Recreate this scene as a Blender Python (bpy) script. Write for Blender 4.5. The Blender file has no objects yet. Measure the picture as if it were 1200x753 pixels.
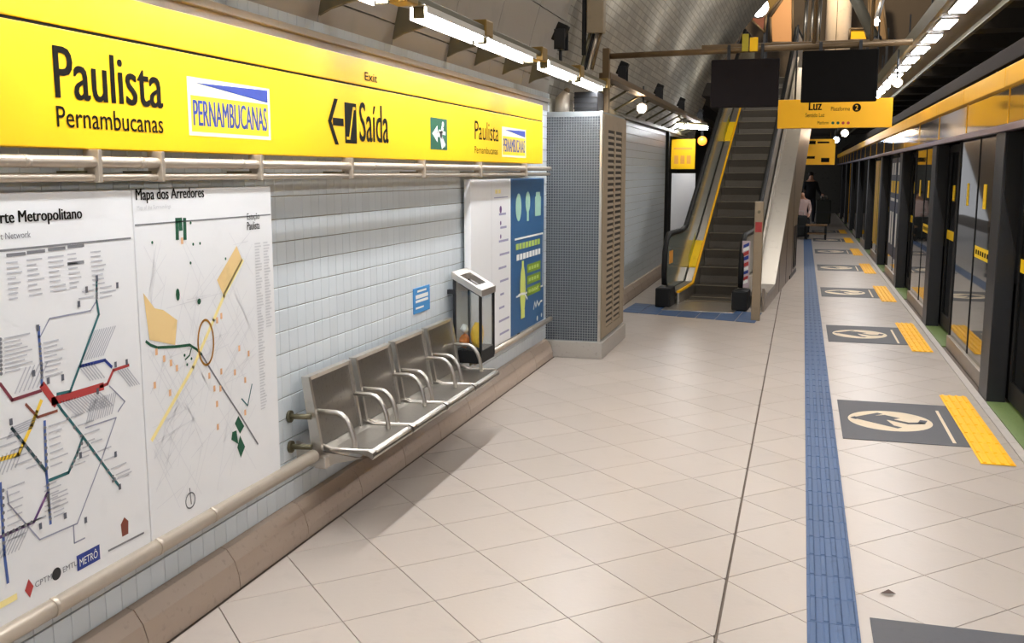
import bpy, bmesh, math, random
from math import sin, cos, pi, radians, atan2, sqrt
from mathutils import Vector, Matrix
random.seed(7)
SC = bpy.context.scene
COL = SC.collection

# ------------------------------------------------------------------ camera
IMG_W, IMG_H, FPX = 1200, 753, 1160.0
CAM_H = 1.76
YAW, PITCH = radians(16.209), radians(8.555)      # turned left, tilted down
cd = bpy.data.cameras.new('camera'); cam = bpy.data.objects.new('camera', cd)
COL.objects.link(cam)
cd.sensor_fit = 'HORIZONTAL'; cd.sensor_width = 36.0; cd.lens = 36.0 * FPX / IMG_W
cd.clip_start = 0.05; cd.clip_end = 200
cam.location = (0, 0, CAM_H)
cam.rotation_euler = (pi / 2 - PITCH, 0, YAW)
SC.camera = cam

# ------------------------------------------------------------------ world and exposure
w = bpy.data.worlds.new('station_air'); SC.world = w; w.use_nodes = True
w.node_tree.nodes['Background'].inputs[0].default_value = (0.95, 0.96, 1.0, 1)
w.node_tree.nodes['Background'].inputs[1].default_value = 0.42
SC.view_settings.view_transform = 'Standard'; SC.view_settings.look = 'None'
SC.view_settings.gamma = 1.0; SC.view_settings.use_curve_mapping = False
SC.view_settings.exposure = 0.4
HALL_FILL = 95.0  # power of the added fill lamps over the platform
LEFT_TUBE, RIGHT_TUBE, UP_SPOT = 64.0, 32.0, 34.0

# ------------------------------------------------------------------ measuring helpers (pinhole of the camera above)
def _ray(u, v):
    x, y = (u - IMG_W / 2) / FPX, (v - IMG_H / 2) / FPX
    f = Vector((-sin(YAW) * cos(PITCH), cos(YAW) * cos(PITCH), -sin(PITCH)))
    r = Vector((cos(YAW), sin(YAW), 0)); d = f.cross(r)
    return f + x * r + y * d
def hit(u, v, ax, val):
    d = _ray(u, v); o = Vector((0, 0, CAM_H)); return o + d * ((val - o[ax]) / d[ax])
def at_x(u, v, x): return hit(u, v, 0, x)
def at_y(u, v, y): return hit(u, v, 1, y)
def at_z(u, v, z=0): return hit(u, v, 2, z)

# ------------------------------------------------------------------ materials
def lin(c):
    r = []
    for k in c:
        k /= 255.0
        r.append(k / 12.92 if k <= 0.04045 else ((k + 0.055) / 1.055) ** 2.4)
    return (*r, 1.0)
MATS = {}
def mat(name, rgb, rough=0.5, metal=0.0, vary=0.06, scale=9.0, bump=0.0, per_obj=0.0, emit=0.0, trans=0.0, ior=1.45, spec=None):
    if name in MATS: return MATS[name]
    m = bpy.data.materials.new(name); m.use_nodes = True
    nt = m.node_tree; N = nt.nodes; L = nt.links
    b = N['Principled BSDF']
    b.inputs['Roughness'].default_value = rough; b.inputs['Metallic'].default_value = metal
    b.inputs['IOR'].default_value = ior
    if spec is not None: b.inputs['Specular IOR Level'].default_value = spec
    if trans: b.inputs['Transmission Weight'].default_value = trans
    base = lin(rgb)
    tc = N.new('ShaderNodeTexCoord')
    nz = N.new('ShaderNodeTexNoise'); nz.inputs['Scale'].default_value = scale; nz.inputs['Detail'].default_value = 4
    L.new(tc.outputs['Object'], nz.inputs['Vector'])
    mr = N.new('ShaderNodeMapRange'); mr.inputs[1].default_value = 0.3; mr.inputs[2].default_value = 0.42
    mr.inputs[3].default_value = 1 - vary; mr.inputs[4].default_value = 1 + vary
    L.new(nz.outputs['Fac'], mr.inputs[0])
    val = mr.outputs[0]
    if per_obj:
        oi = N.new('ShaderNodeObjectInfo'); m2 = N.new('ShaderNodeMapRange')
        m2.inputs[3].default_value = 1 - per_obj; m2.inputs[4].default_value = 1 + per_obj
        L.new(oi.outputs['Random'], m2.inputs[0])
        mu = N.new('ShaderNodeMath'); mu.operation = 'MULTIPLY'
        L.new(val, mu.inputs[0]); L.new(m2.outputs[0], mu.inputs[1]); val = mu.outputs[0]
    mx = N.new('ShaderNodeVectorMath'); mx.operation = 'SCALE'; mx.inputs[0].default_value = base[:3]
    L.new(val, mx.inputs['Scale']); L.new(mx.outputs[0], b.inputs['Base Color'])
    if bump:
        bp = N.new('ShaderNodeBump'); bp.inputs['Strength'].default_value = bump; bp.inputs['Distance'].default_value = 0.01
        n2 = N.new('ShaderNodeTexNoise'); n2.inputs['Scale'].default_value = scale * 12
        L.new(tc.outputs['Object'], n2.inputs['Vector']); L.new(n2.outputs['Fac'], bp.inputs['Height'])
        L.new(bp.outputs[0], b.inputs['Normal'])
    if emit:
        b.inputs['Emission Color'].default_value = base; b.inputs['Emission Strength'].default_value = emit
    MATS[name] = m; return m
def brick_mat(name, c1, c2, grout, bw, bh, mortar, rough=0.35, uv=True, offset=0.0, metal=0.0, dirt=0.1):
    m = bpy.data.materials.new(name); m.use_nodes = True; nt = m.node_tree; N = nt.nodes; L = nt.links
    b = N['Principled BSDF']; b.inputs['Roughness'].default_value = rough; b.inputs['Metallic'].default_value = metal
    tc = N.new('ShaderNodeTexCoord'); br = N.new('ShaderNodeTexBrick')
    br.offset = offset; br.squash = 1.0
    br.inputs['Color1'].default_value = lin(c1); br.inputs['Color2'].default_value = lin(c2); br.inputs['Mortar'].default_value = lin(grout)
    br.inputs['Scale'].default_value = 1.0; br.inputs['Mortar Size'].default_value = mortar; br.inputs['Mortar Smooth'].default_value = 0.1
    br.inputs['Brick Width'].default_value = bw; br.inputs['Row Height'].default_value = bh
    L.new(tc.outputs['UV' if uv else 'Object'], br.inputs['Vector'])
    nz = N.new('ShaderNodeTexNoise'); nz.inputs['Scale'].default_value = 0.9; nz.inputs['Detail'].default_value = 5
    L.new(tc.outputs['Object'], nz.inputs['Vector'])
    mr = N.new('ShaderNodeMapRange'); mr.inputs[1].default_value = .3; mr.inputs[2].default_value = .7
    mr.inputs[3].default_value = 1 - dirt; mr.inputs[4].default_value = 1 + dirt; L.new(nz.outputs['Fac'], mr.inputs[0])
    mx = N.new('ShaderNodeVectorMath'); mx.operation = 'SCALE'
    L.new(br.outputs['Color'], mx.inputs[0]); L.new(mr.outputs[0], mx.inputs['Scale']); L.new(mx.outputs[0], b.inputs['Base Color'])
    bp = N.new('ShaderNodeBump'); bp.invert = True; bp.inputs['Strength'].default_value = .5; bp.inputs['Distance'].default_value = .004
    L.new(br.outputs['Fac'], bp.inputs['Height']); L.new(bp.outputs[0], b.inputs['Normal'])
    return m

M_TILE = mat('floor_stone', (180, 169, 159), .34, vary=.05, scale=3.0, per_obj=.035, bump=.05)
M_GROUT = mat('floor_grout', (104, 92, 82), .8)
M_WALLT = mat('glazed_wall_tile', (214, 221, 225), .34, vary=.025, scale=4, per_obj=.03)
M_WGROUT = mat('wall_grout', (150, 146, 132), .8)
M_PLINTH = mat('plinth_granite', (176, 158, 142), .4, vary=.08, scale=30)
M_CONC = mat('vault_concrete', (172, 166, 158), .75, vary=.05, scale=2.5, bump=.08)
M_STEEL = mat('brushed_steel', (206, 200, 192), .34, 1.0, vary=.06, scale=14)
M_STEELD = mat('perforated_steel', (158, 154, 147), .33, 1.0, vary=.1, scale=60)
M_PIPE = mat('painted_pipe', (196, 184, 168), .35, .6, vary=.04)
M_YEL = mat('sign_yellow', (255, 200, 0), .5, vary=.015)
M_YEL2 = mat('amber_yellow', (252, 186, 8), .42, vary=.05, scale=3)
M_TACY = mat('tactile_yellow', (255, 190, 0), .5, vary=.05, scale=20)
M_TACB = mat('tactile_blue', (66, 90, 126), .55, vary=.08, scale=20, per_obj=.04)
M_BLACK = mat('matte_black', (9, 9, 10), .6)
M_INK = mat('print_black', (16, 12, 6), .8, spec=.15)
M_NAVY = mat('print_navy', (44, 62, 140), .6)
M_WHITE = mat('white_board', (240, 240, 240), .4, vary=.01)
M_WHITE2 = mat('white_print', (245, 245, 240), .5, vary=.01)
M_GREY = mat('print_grey', (120, 120, 124), .6)
M_LGREY = mat('print_light_grey', (198, 198, 200), .6)
M_DKMET = mat('charcoal_metal', (44, 45, 48), .38, .3)
M_OLIVE = mat('olive_metal', (104, 98, 76), .45, .4)
M_BROWN = mat('brown_pipe', (112, 92, 66), .5, .3)
M_GLASS = mat('clear_glass', (228, 236, 234), .02, trans=1.0, ior=1.5, vary=0)
M_PANE = mat('mirror_tinted_glass', (150, 156, 150), .03, trans=1.0, ior=1.75, vary=0)
M_TUNNEL = mat('tunnel_dark', (46, 44, 42), .8, vary=.2)
M_SOOT = mat('soot_black', (16, 15, 15), .85, spec=.1)
M_MATD = mat('charcoal_mat', (82, 82, 86), .6, vary=.05, scale=40)
M_CREAM = mat('cream_print', (226, 208, 180), .6)
M_GREEN = mat('threshold_green', (104, 122, 70), .6, vary=.15, scale=60)
M_TUBE = mat('lit_tube', (248, 250, 255), .5, vary=0, emit=LEFT_TUBE)
M_LITR = mat('lit_diffuser', (250, 250, 252), .5, vary=0, emit=RIGHT_TUBE)
M_WARM = mat('lit_spot', (255, 226, 190), .5, vary=0, emit=60)
M_RED = mat('print_red', (176, 60, 58), .6)
M_TEAL = mat('print_teal', (44, 102, 106), .6)
M_PURP = mat('print_purple', (96, 62, 116), .6)
M_BLUE = mat('print_blue', (70, 96, 160), .6)
M_OCHRE = mat('print_ochre', (232, 200, 140), .6)
M_ORAN = mat('print_orange', (226, 158, 66), .6)
M_LYEL = mat('print_pale_yellow', (252, 234, 160), .6)
M_DGREEN = mat('print_dark_green', (24, 84, 58), .6)

# ------------------------------------------------------------------ mesh helpers
class MB:
    def __init__(s): s.v = []; s.f = []; s.sm = []
    def add(s, vs, fs, smooth=False):
        k = len(s.v); s.v += [tuple(p) for p in vs]
        for f in fs: s.f.append([i + k for i in f]); s.sm.append(smooth)
        return s
    def box(s, x0, x1, y0, y1, z0, z1):
        x0, x1 = min(x0, x1), max(x0, x1); y0, y1 = min(y0, y1), max(y0, y1); z0, z1 = min(z0, z1), max(z0, z1)
        return s.add([(x0, y0, z0), (x1, y0, z0), (x1, y1, z0), (x0, y1, z0), (x0, y0, z1), (x1, y0, z1), (x1, y1, z1), (x0, y1, z1)],
                     [(3, 2, 1, 0), (4, 5, 6, 7), (0, 1, 5, 4), (1, 2, 6, 5), (2, 3, 7, 6), (3, 0, 4, 7)])
    def cbox(s, x0, x1, y0, y1, z0, z1, c=.004):
        # chamfered box: bevelled along all edges
        bm = bmesh.new(); t = MB().box(x0, x1, y0, y1, z0, z1)
        bv = [bm.verts.new(p) for p in t.v]
        for f in t.f: bm.faces.new([bv[i] for i in f])
        bmesh.ops.bevel(bm, geom=bm.edges[:], offset=c, segments=2, affect='EDGES', profile=.6)
        bm.verts.index_update()
        s.add([v.co for v in bm.verts], [[v.index for v in f.verts] for f in bm.faces]); bm.free(); return s
    def tube(s, pts, r, n=10, cap=True):
        pts = [Vector(p) for p in pts]; k = len(s.v); rings = []
        up = Vector((0, 0, 1)); prev = None
        for i, p in enumerate(pts):
            d = (pts[min(i + 1, len(pts) - 1)] - pts[max(i - 1, 0)]).normalized()
            if prev is None:
                a = d.cross(up)
                if a.length < 1e-3: a = d.cross(Vector((1, 0, 0)))
            else: a = prev - d * prev.dot(d)
            a.normalize(); prev = a; b = d.cross(a)
            rr = r[i] if isinstance(r, (list, tuple)) else r
            rings.append([p + (a * cos(2 * pi * j / n) + b * sin(2 * pi * j / n)) * rr for j in range(n)])
        vs = [q for R in rings for q in R]; fs = []
        for i in range(len(pts) - 1):
            for j in range(n):
                fs.append((i * n + j, i * n + (j + 1) % n, (i + 1) * n + (j + 1) % n, (i + 1) * n + j))
        s.add(vs, fs, True)
        if cap:
            s.f.append([k + j for j in range(n)][::-1]); s.sm.append(False)
            s.f.append([k + (len(pts) - 1) * n + j for j in range(n)]); s.sm.append(False)
        return s
    def prism(s, poly, axis, a, b):
        # poly: list of 2D points in the two other axes (cyclic order kept), extruded along axis from a to b
        def P(q, h):
            if axis == 'x': return (h, q[0], q[1])
            if axis == 'y': return (q[0], h, q[1])
            return (q[0], q[1], h)
        n = len(poly); vs = [P(q, a) for q in poly] + [P(q, b) for q in poly]
        fs = [tuple(range(n)), tuple(range(2 * n - 1, n - 1, -1))] + [(i, i + n, (i + 1) % n + n, (i + 1) % n) for i in range(n)]
        return s.add(vs, fs)
    def strip(s, prof, axis, a, b, smooth=True):
        # open profile swept along axis
        def P(q, h): return (q[0], h, q[1]) if axis == 'y' else ((h, q[0], q[1]) if axis == 'x' else (q[0], q[1], h))
        n = len(prof); vs = [P(q, a) for q in prof] + [P(q, b) for q in prof]
        return s.add(vs, [(i, i + 1, i + 1 + n, i + n) for i in range(n - 1)], smooth)
    def ico(s, c, r, sub=2, jit=0.0, sq=(1, 1, 1)):
        bm = bmesh.new(); bmesh.ops.create_icosphere(bm, subdivisions=sub, radius=1); bm.verts.index_update()
        vs = []
        for v in bm.verts:
            q = v.co * (1 + random.uniform(-jit, jit)); vs.append((c[0] + q.x * r * sq[0], c[1] + q.y * r * sq[1], c[2] + q.z * r * sq[2]))
        s.add(vs, [[v.index for v in f.verts] for f in bm.faces], jit == 0); bm.free(); return s
ORI = {}
def matrix_of(o):
    m = Matrix.Translation(o.location) @ o.rotation_euler.to_matrix().to_4x4()
    return matrix_of(o.parent) @ m if o.parent else m
def obj(name, mb, m, parent=None, label=None, local=False, uv=None):
    me = bpy.data.meshes.new(name)
    vs = mb.v
    if parent is not None and not local:
        inv = matrix_of(parent).inverted(); vs = [inv @ Vector(p) for p in vs]
    me.from_pydata([tuple(p) for p in vs], [], mb.f)
    bm = bmesh.new(); bm.from_mesh(me); bmesh.ops.recalc_face_normals(bm, faces=bm.faces[:]); bm.to_mesh(me); bm.free()
    me.polygons.foreach_set('use_smooth', mb.sm if len(mb.sm) == len(me.polygons) else [False] * len(me.polygons))
    for q in (m if isinstance(m, (list, tuple)) else [m]): me.materials.append(q)
    o = bpy.data.objects.new(name, me); COL.objects.link(o)
    if parent is not None: o.parent = parent
    if label: o['label'] = label
    return o
def flat(name, polys, m, parent=None, label=None):
    # thin print: polygons keep the winding they are given
    mb = MB()
    for p in polys: mb.add(p, [tuple(range(len(p)))])
    o = obj(name, mb, m, parent, label)
    if len(polys) > 1 and name not in ('logo_border', 'avenue', 'route', 'connector', 'metro_line', 'credit_line', 'arrow', 'white_frame', 'walk_circle', 'green_gate', 'compass', 'green_tick', 'pictogram_line'): o['kind'] = 'stuff'
    return o
def tag(o, label, cat, group=None, kind=None):
    o['label'] = label; o['category'] = cat
    if group: o['group'] = group
    if kind: o['kind'] = kind
    return o
def structure(o, label=None):
    o['kind'] = 'structure'
    if label: o['label'] = label
    return o
def thing(name, loc, label, cat, group=None, rz=0.0):
    o = bpy.data.objects.new(name, None); o.empty_display_size = .1; COL.objects.link(o)
    o.location = loc; o.rotation_euler = (0, 0, rz)
    return tag(o, label, cat, group)
def copy_tree(o, parent=None):
    c = o.copy(); COL.objects.link(c)
    if parent: c.parent = parent
    for ch in list(o.children): copy_tree(ch, c)
    return c
ORD = ['first', 'second', 'third', 'fourth', 'fifth', 'sixth', 'seventh', 'eighth', 'ninth', 'tenth', 'eleventh', 'twelfth',
       'thirteenth', 'fourteenth', 'fifteenth', 'sixteenth', 'seventeenth', 'eighteenth']

# frames for flat print: origin, right, up, normal
class Plane:
    def __init__(s, o, U, V): s.o = Vector(o); s.U = Vector(U).normalized(); s.V = Vector(V).normalized(); s.N = s.U.cross(s.V)
    def p(s, a, b, n=0.0): return s.o + s.U * a + s.V * b + s.N * n
    def inv(s, q): d = Vector(q) - s.o; return d.dot(s.U), d.dot(s.V)
def wall_plane(x): return Plane((x, 0, 0), (0, 1, 0), (0, 0, 1))       # faces +x
def front_plane(y): return Plane((0, y, 0), (1, 0, 0), (0, 0, 1))      # faces -y
def floor_plane(z): return Plane((0, 0, z), (1, 0, 0), (0, 1, 0))
def ribbon(pl, pts, wdt, n=.001, closed=False):
    out = []
    P = [Vector((a, b)) for a, b in pts]
    if closed: P.append(P[0])
    for a, b in zip(P[:-1], P[1:]):
        d = b - a
        if d.length < 1e-6: continue
        d.normalize(); e = Vector((-d.y, d.x)) * wdt / 2; x = d * wdt * .3
        out.append([pl.p(*(a - x - e), n), pl.p(*(b + x - e), n), pl.p(*(b + x + e), n), pl.p(*(a - x + e), n)])
    return out
def rect(pl, a0, a1, b0, b1, n=.001):
    return [pl.p(a0, b0, n), pl.p(a1, b0, n), pl.p(a1, b1, n), pl.p(a0, b1, n)]
def disc(pl, a, b, r, n=.001, k=24, rb=None):
    return [pl.p(a + r * cos(2 * pi * i / k), b + (rb or r) * sin(2 * pi * i / k), n) for i in range(k)]
def clear_mat(name):
    m = bpy.data.materials.new(name); m.use_nodes = True; nt = m.node_tree; N = nt.nodes; L = nt.links
    N.remove(N['Principled BSDF']); tr = N.new('ShaderNodeBsdfTransparent'); tr.inputs[0].default_value = (.93, .95, .95, 1)
    gl = N.new('ShaderNodeBsdfGlossy'); gl.inputs['Roughness'].default_value = .05
    lw = N.new('ShaderNodeLayerWeight'); lw.inputs[0].default_value = .5; fr = N.new('ShaderNodeMath'); fr.operation = 'POWER'; fr.inputs[1].default_value = 5; L.new(lw.outputs['Facing'], fr.inputs[0])
    nz = N.new('ShaderNodeTexNoise'); nz.inputs['Scale'].default_value = 6; mr = N.new('ShaderNodeMapRange'); mr.inputs[3].default_value = .02; mr.inputs[4].default_value = .12
    L.new(nz.outputs['Fac'], mr.inputs[0]); ad = N.new('ShaderNodeMath'); L.new(fr.outputs[0], ad.inputs[0]); L.new(mr.outputs[0], ad.inputs[1])
    mx = N.new('ShaderNodeMixShader'); L.new(ad.outputs[0], mx.inputs[0]); L.new(tr.outputs[0], mx.inputs[1]); L.new(gl.outputs[0], mx.inputs[2])
    L.new(mx.outputs[0], N['Material Output'].inputs[0]); return m
M_CLEAR = clear_mat('clear_plastic')
def text(body, pl, a0, a1, b0, b1, m, parent, n=.0015, name='lettering', label=None, bold=0.0, shear=0.0, keep=None, res=3):
    # built-in font, fitted to the box a0..a1 by b0..b1 (bbox of the glyphs); keep='r'/'l' keeps aspect from the height
    cu = bpy.data.curves.new('t', 'FONT'); cu.body = body; cu.resolution_u = res; cu.shear = shear
    ob = bpy.data.objects.new('t', cu)
    me = bpy.data.meshes.new_from_object(ob)
    xs = [v.co.x for v in me.vertices]; ys = [v.co.y for v in me.vertices]
    x0, x1, y0, y1 = min(xs), max(xs), min(ys), max(ys)
    sy = (b1 - b0) / (y1 - y0)
    if keep:
        wd = (x1 - x0) * sy * (keep[1])
        if keep[0] == 'r': a0 = a1 - wd
        else: a1 = a0 + wd
    mb = MB()
    bw = bold * (b1 - b0)
    for q, sh in enumerate((0, -bw, bw) if bold else (0,)):      # heavier stems: the glyphs printed twice more, a hair to each side
        mb.add([pl.p(a0 + bw + (v.co.x - x0) / (x1 - x0) * (a1 - a0 - 2 * bw) + sh, b0 + (v.co.y - y0) * sy, n + q * .0002) for v in me.vertices], [tuple(p.vertices) for p in me.polygons])
    bpy.data.objects.remove(ob); bpy.data.curves.remove(cu); bpy.data.meshes.remove(me)
    return obj(name, mb, m, parent, label)

# ================================================================== SETTING
X_WALL, X_PL, Y_END = -2.335, -2.24, 46.0
# ---- floor: slab in grout colour with diamond tiles laid on it
fl = structure(obj('floor', MB().box(-3.6, 1.62, -4.0, Y_END, -.25, -.008), M_GROUT))
fl['label'] = 'pale beige stone platform floor laid in diagonal tiles'
HD = .2835; GAP = .0018
def clip(poly, x0, x1, y0, y1):
    def cut(P, f, inter):
        o = []
        for i in range(len(P)):
            a, b = P[i], P[(i + 1) % len(P)]
            if f(a): o.append(a)
            if f(a) != f(b): o.append(inter(a, b))
        return o
    for ax, lim, sg in ((0, x0, 1), (0, x1, -1), (1, y0, 1), (1, y1, -1)):
        if not poly: return poly
        poly = cut(poly, lambda p: sg * (p[ax] - lim) >= 0,
                   lambda a, b: tuple(a[k] + (b[k] - a[k]) * (lim - a[ax]) / (b[ax] - a[ax]) for k in range(2)))
    return poly
def tile_mb(mb, poly):
    n = len(poly); cx = sum(p[0] for p in poly) / n; cy = sum(p[1] for p in poly) / n
    e = .0016
    def ins(p, d):
        l = math.hypot(p[0] - cx, p[1] - cy) or 1; return (p[0] + (cx - p[0]) / l * d, p[1] + (cy - p[1]) / l * d)
    lo = [(*p, -.0075) for p in poly]; mid = [(*p, -.0012) for p in poly]; hi = [(*ins(p, e), 0) for p in poly]
    return mb.add(lo + mid + hi, [tuple(range(2 * n, 3 * n))] + [(i + a * n, (i + 1) % n + a * n, (i + 1) % n + (a + 1) * n, i + (a + 1) * n) for i in range(n) for a in (0, 1)])
XJ = -.246
h = HD - GAP * 1.4
cells = []
for i in range(-6, 12):
    for j in range(-32, 160):
        if (i + j) % 2: continue
        cx, cy = -1.112 + HD * i, 4.505 + HD * (j + 1)
        dia = [(cx - h, cy), (cx, cy - h), (cx + h, cy), (cx, cy + h)]
        for x0, x1 in ((X_PL + .012, XJ - .006), (XJ + .006, 1.372)):
            p = clip(dia, x0, x1, -3.95, Y_END - .05)
            if len(p) < 3: continue
            a = .5 * abs(sum(p[k][0] * p[(k + 1) % len(p)][1] - p[(k + 1) % len(p)][0] * p[k][1] for k in range(len(p))))
            if a > .0015: cells.append((cx, cy, p, len(p) == 4 and abs(a - 2 * h * h) < 1e-4))
near = sorted((c for c in cells if c[1] > 2.75), key=lambda c: c[1])[:298]
nid = {id(c) for c in near}
proto = None
for c in near:
    if c[3] and proto is not None:
        o = proto.copy(); COL.objects.link(o); o.location = (c[0], c[1], 0)
    elif c[3]:
        t = MB(); tile_mb(t, [(q[0] - c[0], q[1] - c[1]) for q in c[2]]); proto = o = obj('tile', t, M_TILE, fl, local=True); o.location = (c[0], c[1], 0)
    else:
        t = MB(); tile_mb(t, [(q[0] - c[0], q[1] - c[1]) for q in c[2]]); o = obj('tile', t, M_TILE, fl, local=True); o.location = (c[0], c[1], 0)
rest = MB()
for c in cells:
    if id(c) not in nid: tile_mb(rest, c[2])
o = obj('tile_field', rest, M_TILE, fl); o['kind'] = 'stuff'
kb = MB()
for k in range(-4, 46):
    kb.cbox(1.377, 1.436, k + .002, k + .998, -.0075, .001, .002)
structure(obj('trim_1', kb, mat('edge_stone', (186, 178, 170), .45), None), 'pale stone edging along the foot of the screen doors')

# ---- left wall: grouted backing with single glazed tiles
TW, TH, TZ0 = .0862, .1056, .172
wl = structure(obj('wall_left', MB().box(X_WALL - .35, X_WALL, -4, 17.75, -.1, 2.46), M_WGROUT), 'pale grey-blue glazed tile wall on the left')
def wt(mb, y0, z0, y1, z1, x=0.0, th=.007):
    y0 += .0011; y1 -= .0011; z0 += .0024; z1 -= .0024; c = .0015
    mb.add([(x, y0, z0), (x, y1, z0), (x, y1, z1), (x, y0, z1), (x + th - c, y0, z0), (x + th - c, y1, z0), (x + th - c, y1, z1), (x + th - c, y0, z1),
            (x + th, y0 + c, z0 + c), (x + th, y1 - c, z0 + c), (x + th, y1 - c, z1 - c), (x + th, y0 + c, z1 - c)],
           [(8, 9, 10, 11)] + [(a + i, a + (i + 1) % 4, a + 4 + (i + 1) % 4, a + 4 + i) for a in (0, 4) for i in range(4)])
wcells = []
ncol = int((17.7 + 4) / TW)
for j in range(ncol):
    y0 = -4 + j * TW
    for r in range(22):
        if 9.25 < y0 < 10.3: continue
        wcells.append((y0, TZ0 + r * TH))
def vis_score(c):
    y, z = c
    ok = (2.25 < y < 4.1 and z < .33) or (3.95 < y < 6.6 and (z > .75 and z < 1.62)) or (3.95 < y < 4.2 and z < 1.75)
    return (0 if ok else 1, y)
wcells.sort(key=vis_score)
pt = None
for k, (y0, z0) in enumerate(wcells[:296]):
    if pt is None:
        t = MB(); wt(t, 0, 0, TW, TH); pt = o = obj('tile', t, M_WALLT, wl, local=True)
    else: o = pt.copy(); COL.objects.link(o)
    o.location = (X_WALL, y0, z0)
t = MB()
for (y0, z0) in wcells[296:]: wt(t, y0, z0, y0 + TW, z0 + TH, X_WALL)
o = obj('tile_field', t, M_WALLT, wl); o['kind'] = 'stuff'

# ---- sloping granite plinth, one block per 0.6 m
bl = None
pb = thing('baseboard_left', (X_PL, 0, 0), 'sloping beige granite plinth along the foot of the left wall', '')
del pb['category']; structure(pb)
prof = [(-2.36, 0), (-2.24, 0), (-2.244, .055), (-2.262, .115), (-2.300, .168), (-2.36, .178)]
yy = -3.9
while yy < 17.4:
    nxt = yy + .62
    if not (9.25 < yy + .31 < 10.3):
        a, b = yy + .0025, nxt - .0025
        if a < 9.18 < b: b = 9.178
        if a < 10.43 < b: a = 10.435
        m_ = MB().prism(prof, 'y', a, b)
        obj('block', m_, M_PLINTH, pb)
    yy = nxt
t = MB().box(-2.355, -2.246, -3.9, 9.17, 0, .05).box(-2.355, -2.30, -3.9, 9.17, .05, .12)
obj('joint_backing', t, M_GROUT, pb)

# ---- vault: arc of radius 6 springing above the wall
VC, VR = (3.45, 1.35), 5.92
a0 = math.asin((2.43 - VC[1]) / VR)
def arc(s): # s = arc length from the springing
    a = pi - a0 - s / VR
    return (VC[0] + VR * cos(a), VC[1] + VR * sin(a))
vm = brick_mat('vault_small_tile', (176, 170, 158), (156, 152, 142), (138, 133, 124), .22, .075, .006, .9)
SL = 15.0
mb = MB(); uvs = []
ns, ny = 40, 13
ys = [-4 + (22.6 + 4) * k / ny for k in range(ny + 1)]
for a in range(ns + 1):
    for y in ys: mb.v.append((arc(a * SL / ns)[0], y, arc(a * SL / ns)[1])); uvs.append((y, a * SL / ns))
for a in range(ns):
    for b in range(ny):
        i = a * (ny + 1) + b; mb.f.append([i, i + 1, i + ny + 2, i + ny + 1]); mb.sm.append(True)
ce = obj('ceiling', mb, vm); structure(ce, 'curved tiled vault rising over the left wall')
ul = ce.data.uv_layers.new(name='UVMap')
for lp in ce.data.loops: ul.data[lp.index].uv = uvs[lp.vertex_index]
segs = [0, .19, .74, 1.3, 1.86, 2.42]
for k in range(-2, 14):
    ya = -2.85 + .93 * (k + 2) + .004; yb = ya + .922
    if yb > 9.3: yb = min(yb, 9.6)
    if ya > 9.2: break
    for s0, s1 in zip(segs[:-1], segs[1:]):
        m_ = MB(); n = 5
        P = []
        for q in range(n + 1):
            s = s0 + .004 + (s1 - s0 - .008) * q / n; x, z = arc(s)
            nx, nz = (VC[0] - x) / VR, (VC[1] - z) / VR
            P.append((x + nx * .022, z + nz * .022))
        e0 = arc(s0 + .004); e1 = arc(s1 - .004)
        m_.prism([e0] + P + [e1], 'y', ya, yb)
        obj('panel', m_, M_CONC, ce)
structure(obj('trim_2', MB().cbox(-2.40, -2.30, -4, 9.2, 2.405, 2.44, .006).box(-2.40, -2.325, -4, 9.2, 2.33, 2.405), M_CONC), 'grey ledge running above the yellow wall sign')
structure(obj('wall_back', MB().box(-2.8, 7, Y_END, Y_END + .3, -1.5, 4), mat('end_wall', (74, 72, 66), .8, vary=.3)), 'dark end of the platform tunnel')
# ---- track side beyond the screen doors
structure(obj('wall_right', MB().box(5.6, 5.9, -4, Y_END, -1.6, 3.9), M_TUNNEL), 'dark tunnel wall beyond the tracks')
structure(obj('floor_track', MB().box(1.62, 5.6, -4, Y_END, -1.5, -1.2), M_SOOT), 'dark track bed behind the screen doors')
sl = structure(obj('ceiling_track', MB().box(1.72, 5.6, -4, Y_END, 3.62, 3.9), M_SOOT), 'dark slab above the tracks with cross beams')
for k in range(20):
    y = 8.6 + 1.9 * k
    obj('beam', MB().cbox(1.72, 5.6, y, y + .42, 3.34, 3.62, .01), mat('beam_grey', (66, 61, 55), .8, vary=.15), sl)
# ---- mezzanine at the head of the escalator
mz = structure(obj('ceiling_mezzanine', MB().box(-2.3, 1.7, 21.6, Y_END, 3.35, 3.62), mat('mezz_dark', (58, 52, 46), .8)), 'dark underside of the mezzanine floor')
structure(obj('ceiling_upper', MB().box(-4.5, 4.5, 22.4, 28.4, 9.5, 9.7), mat('upper_wall', (74, 62, 48), .8, vary=.3, scale=.8)), 'dim ceiling of the upper hall')

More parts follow.
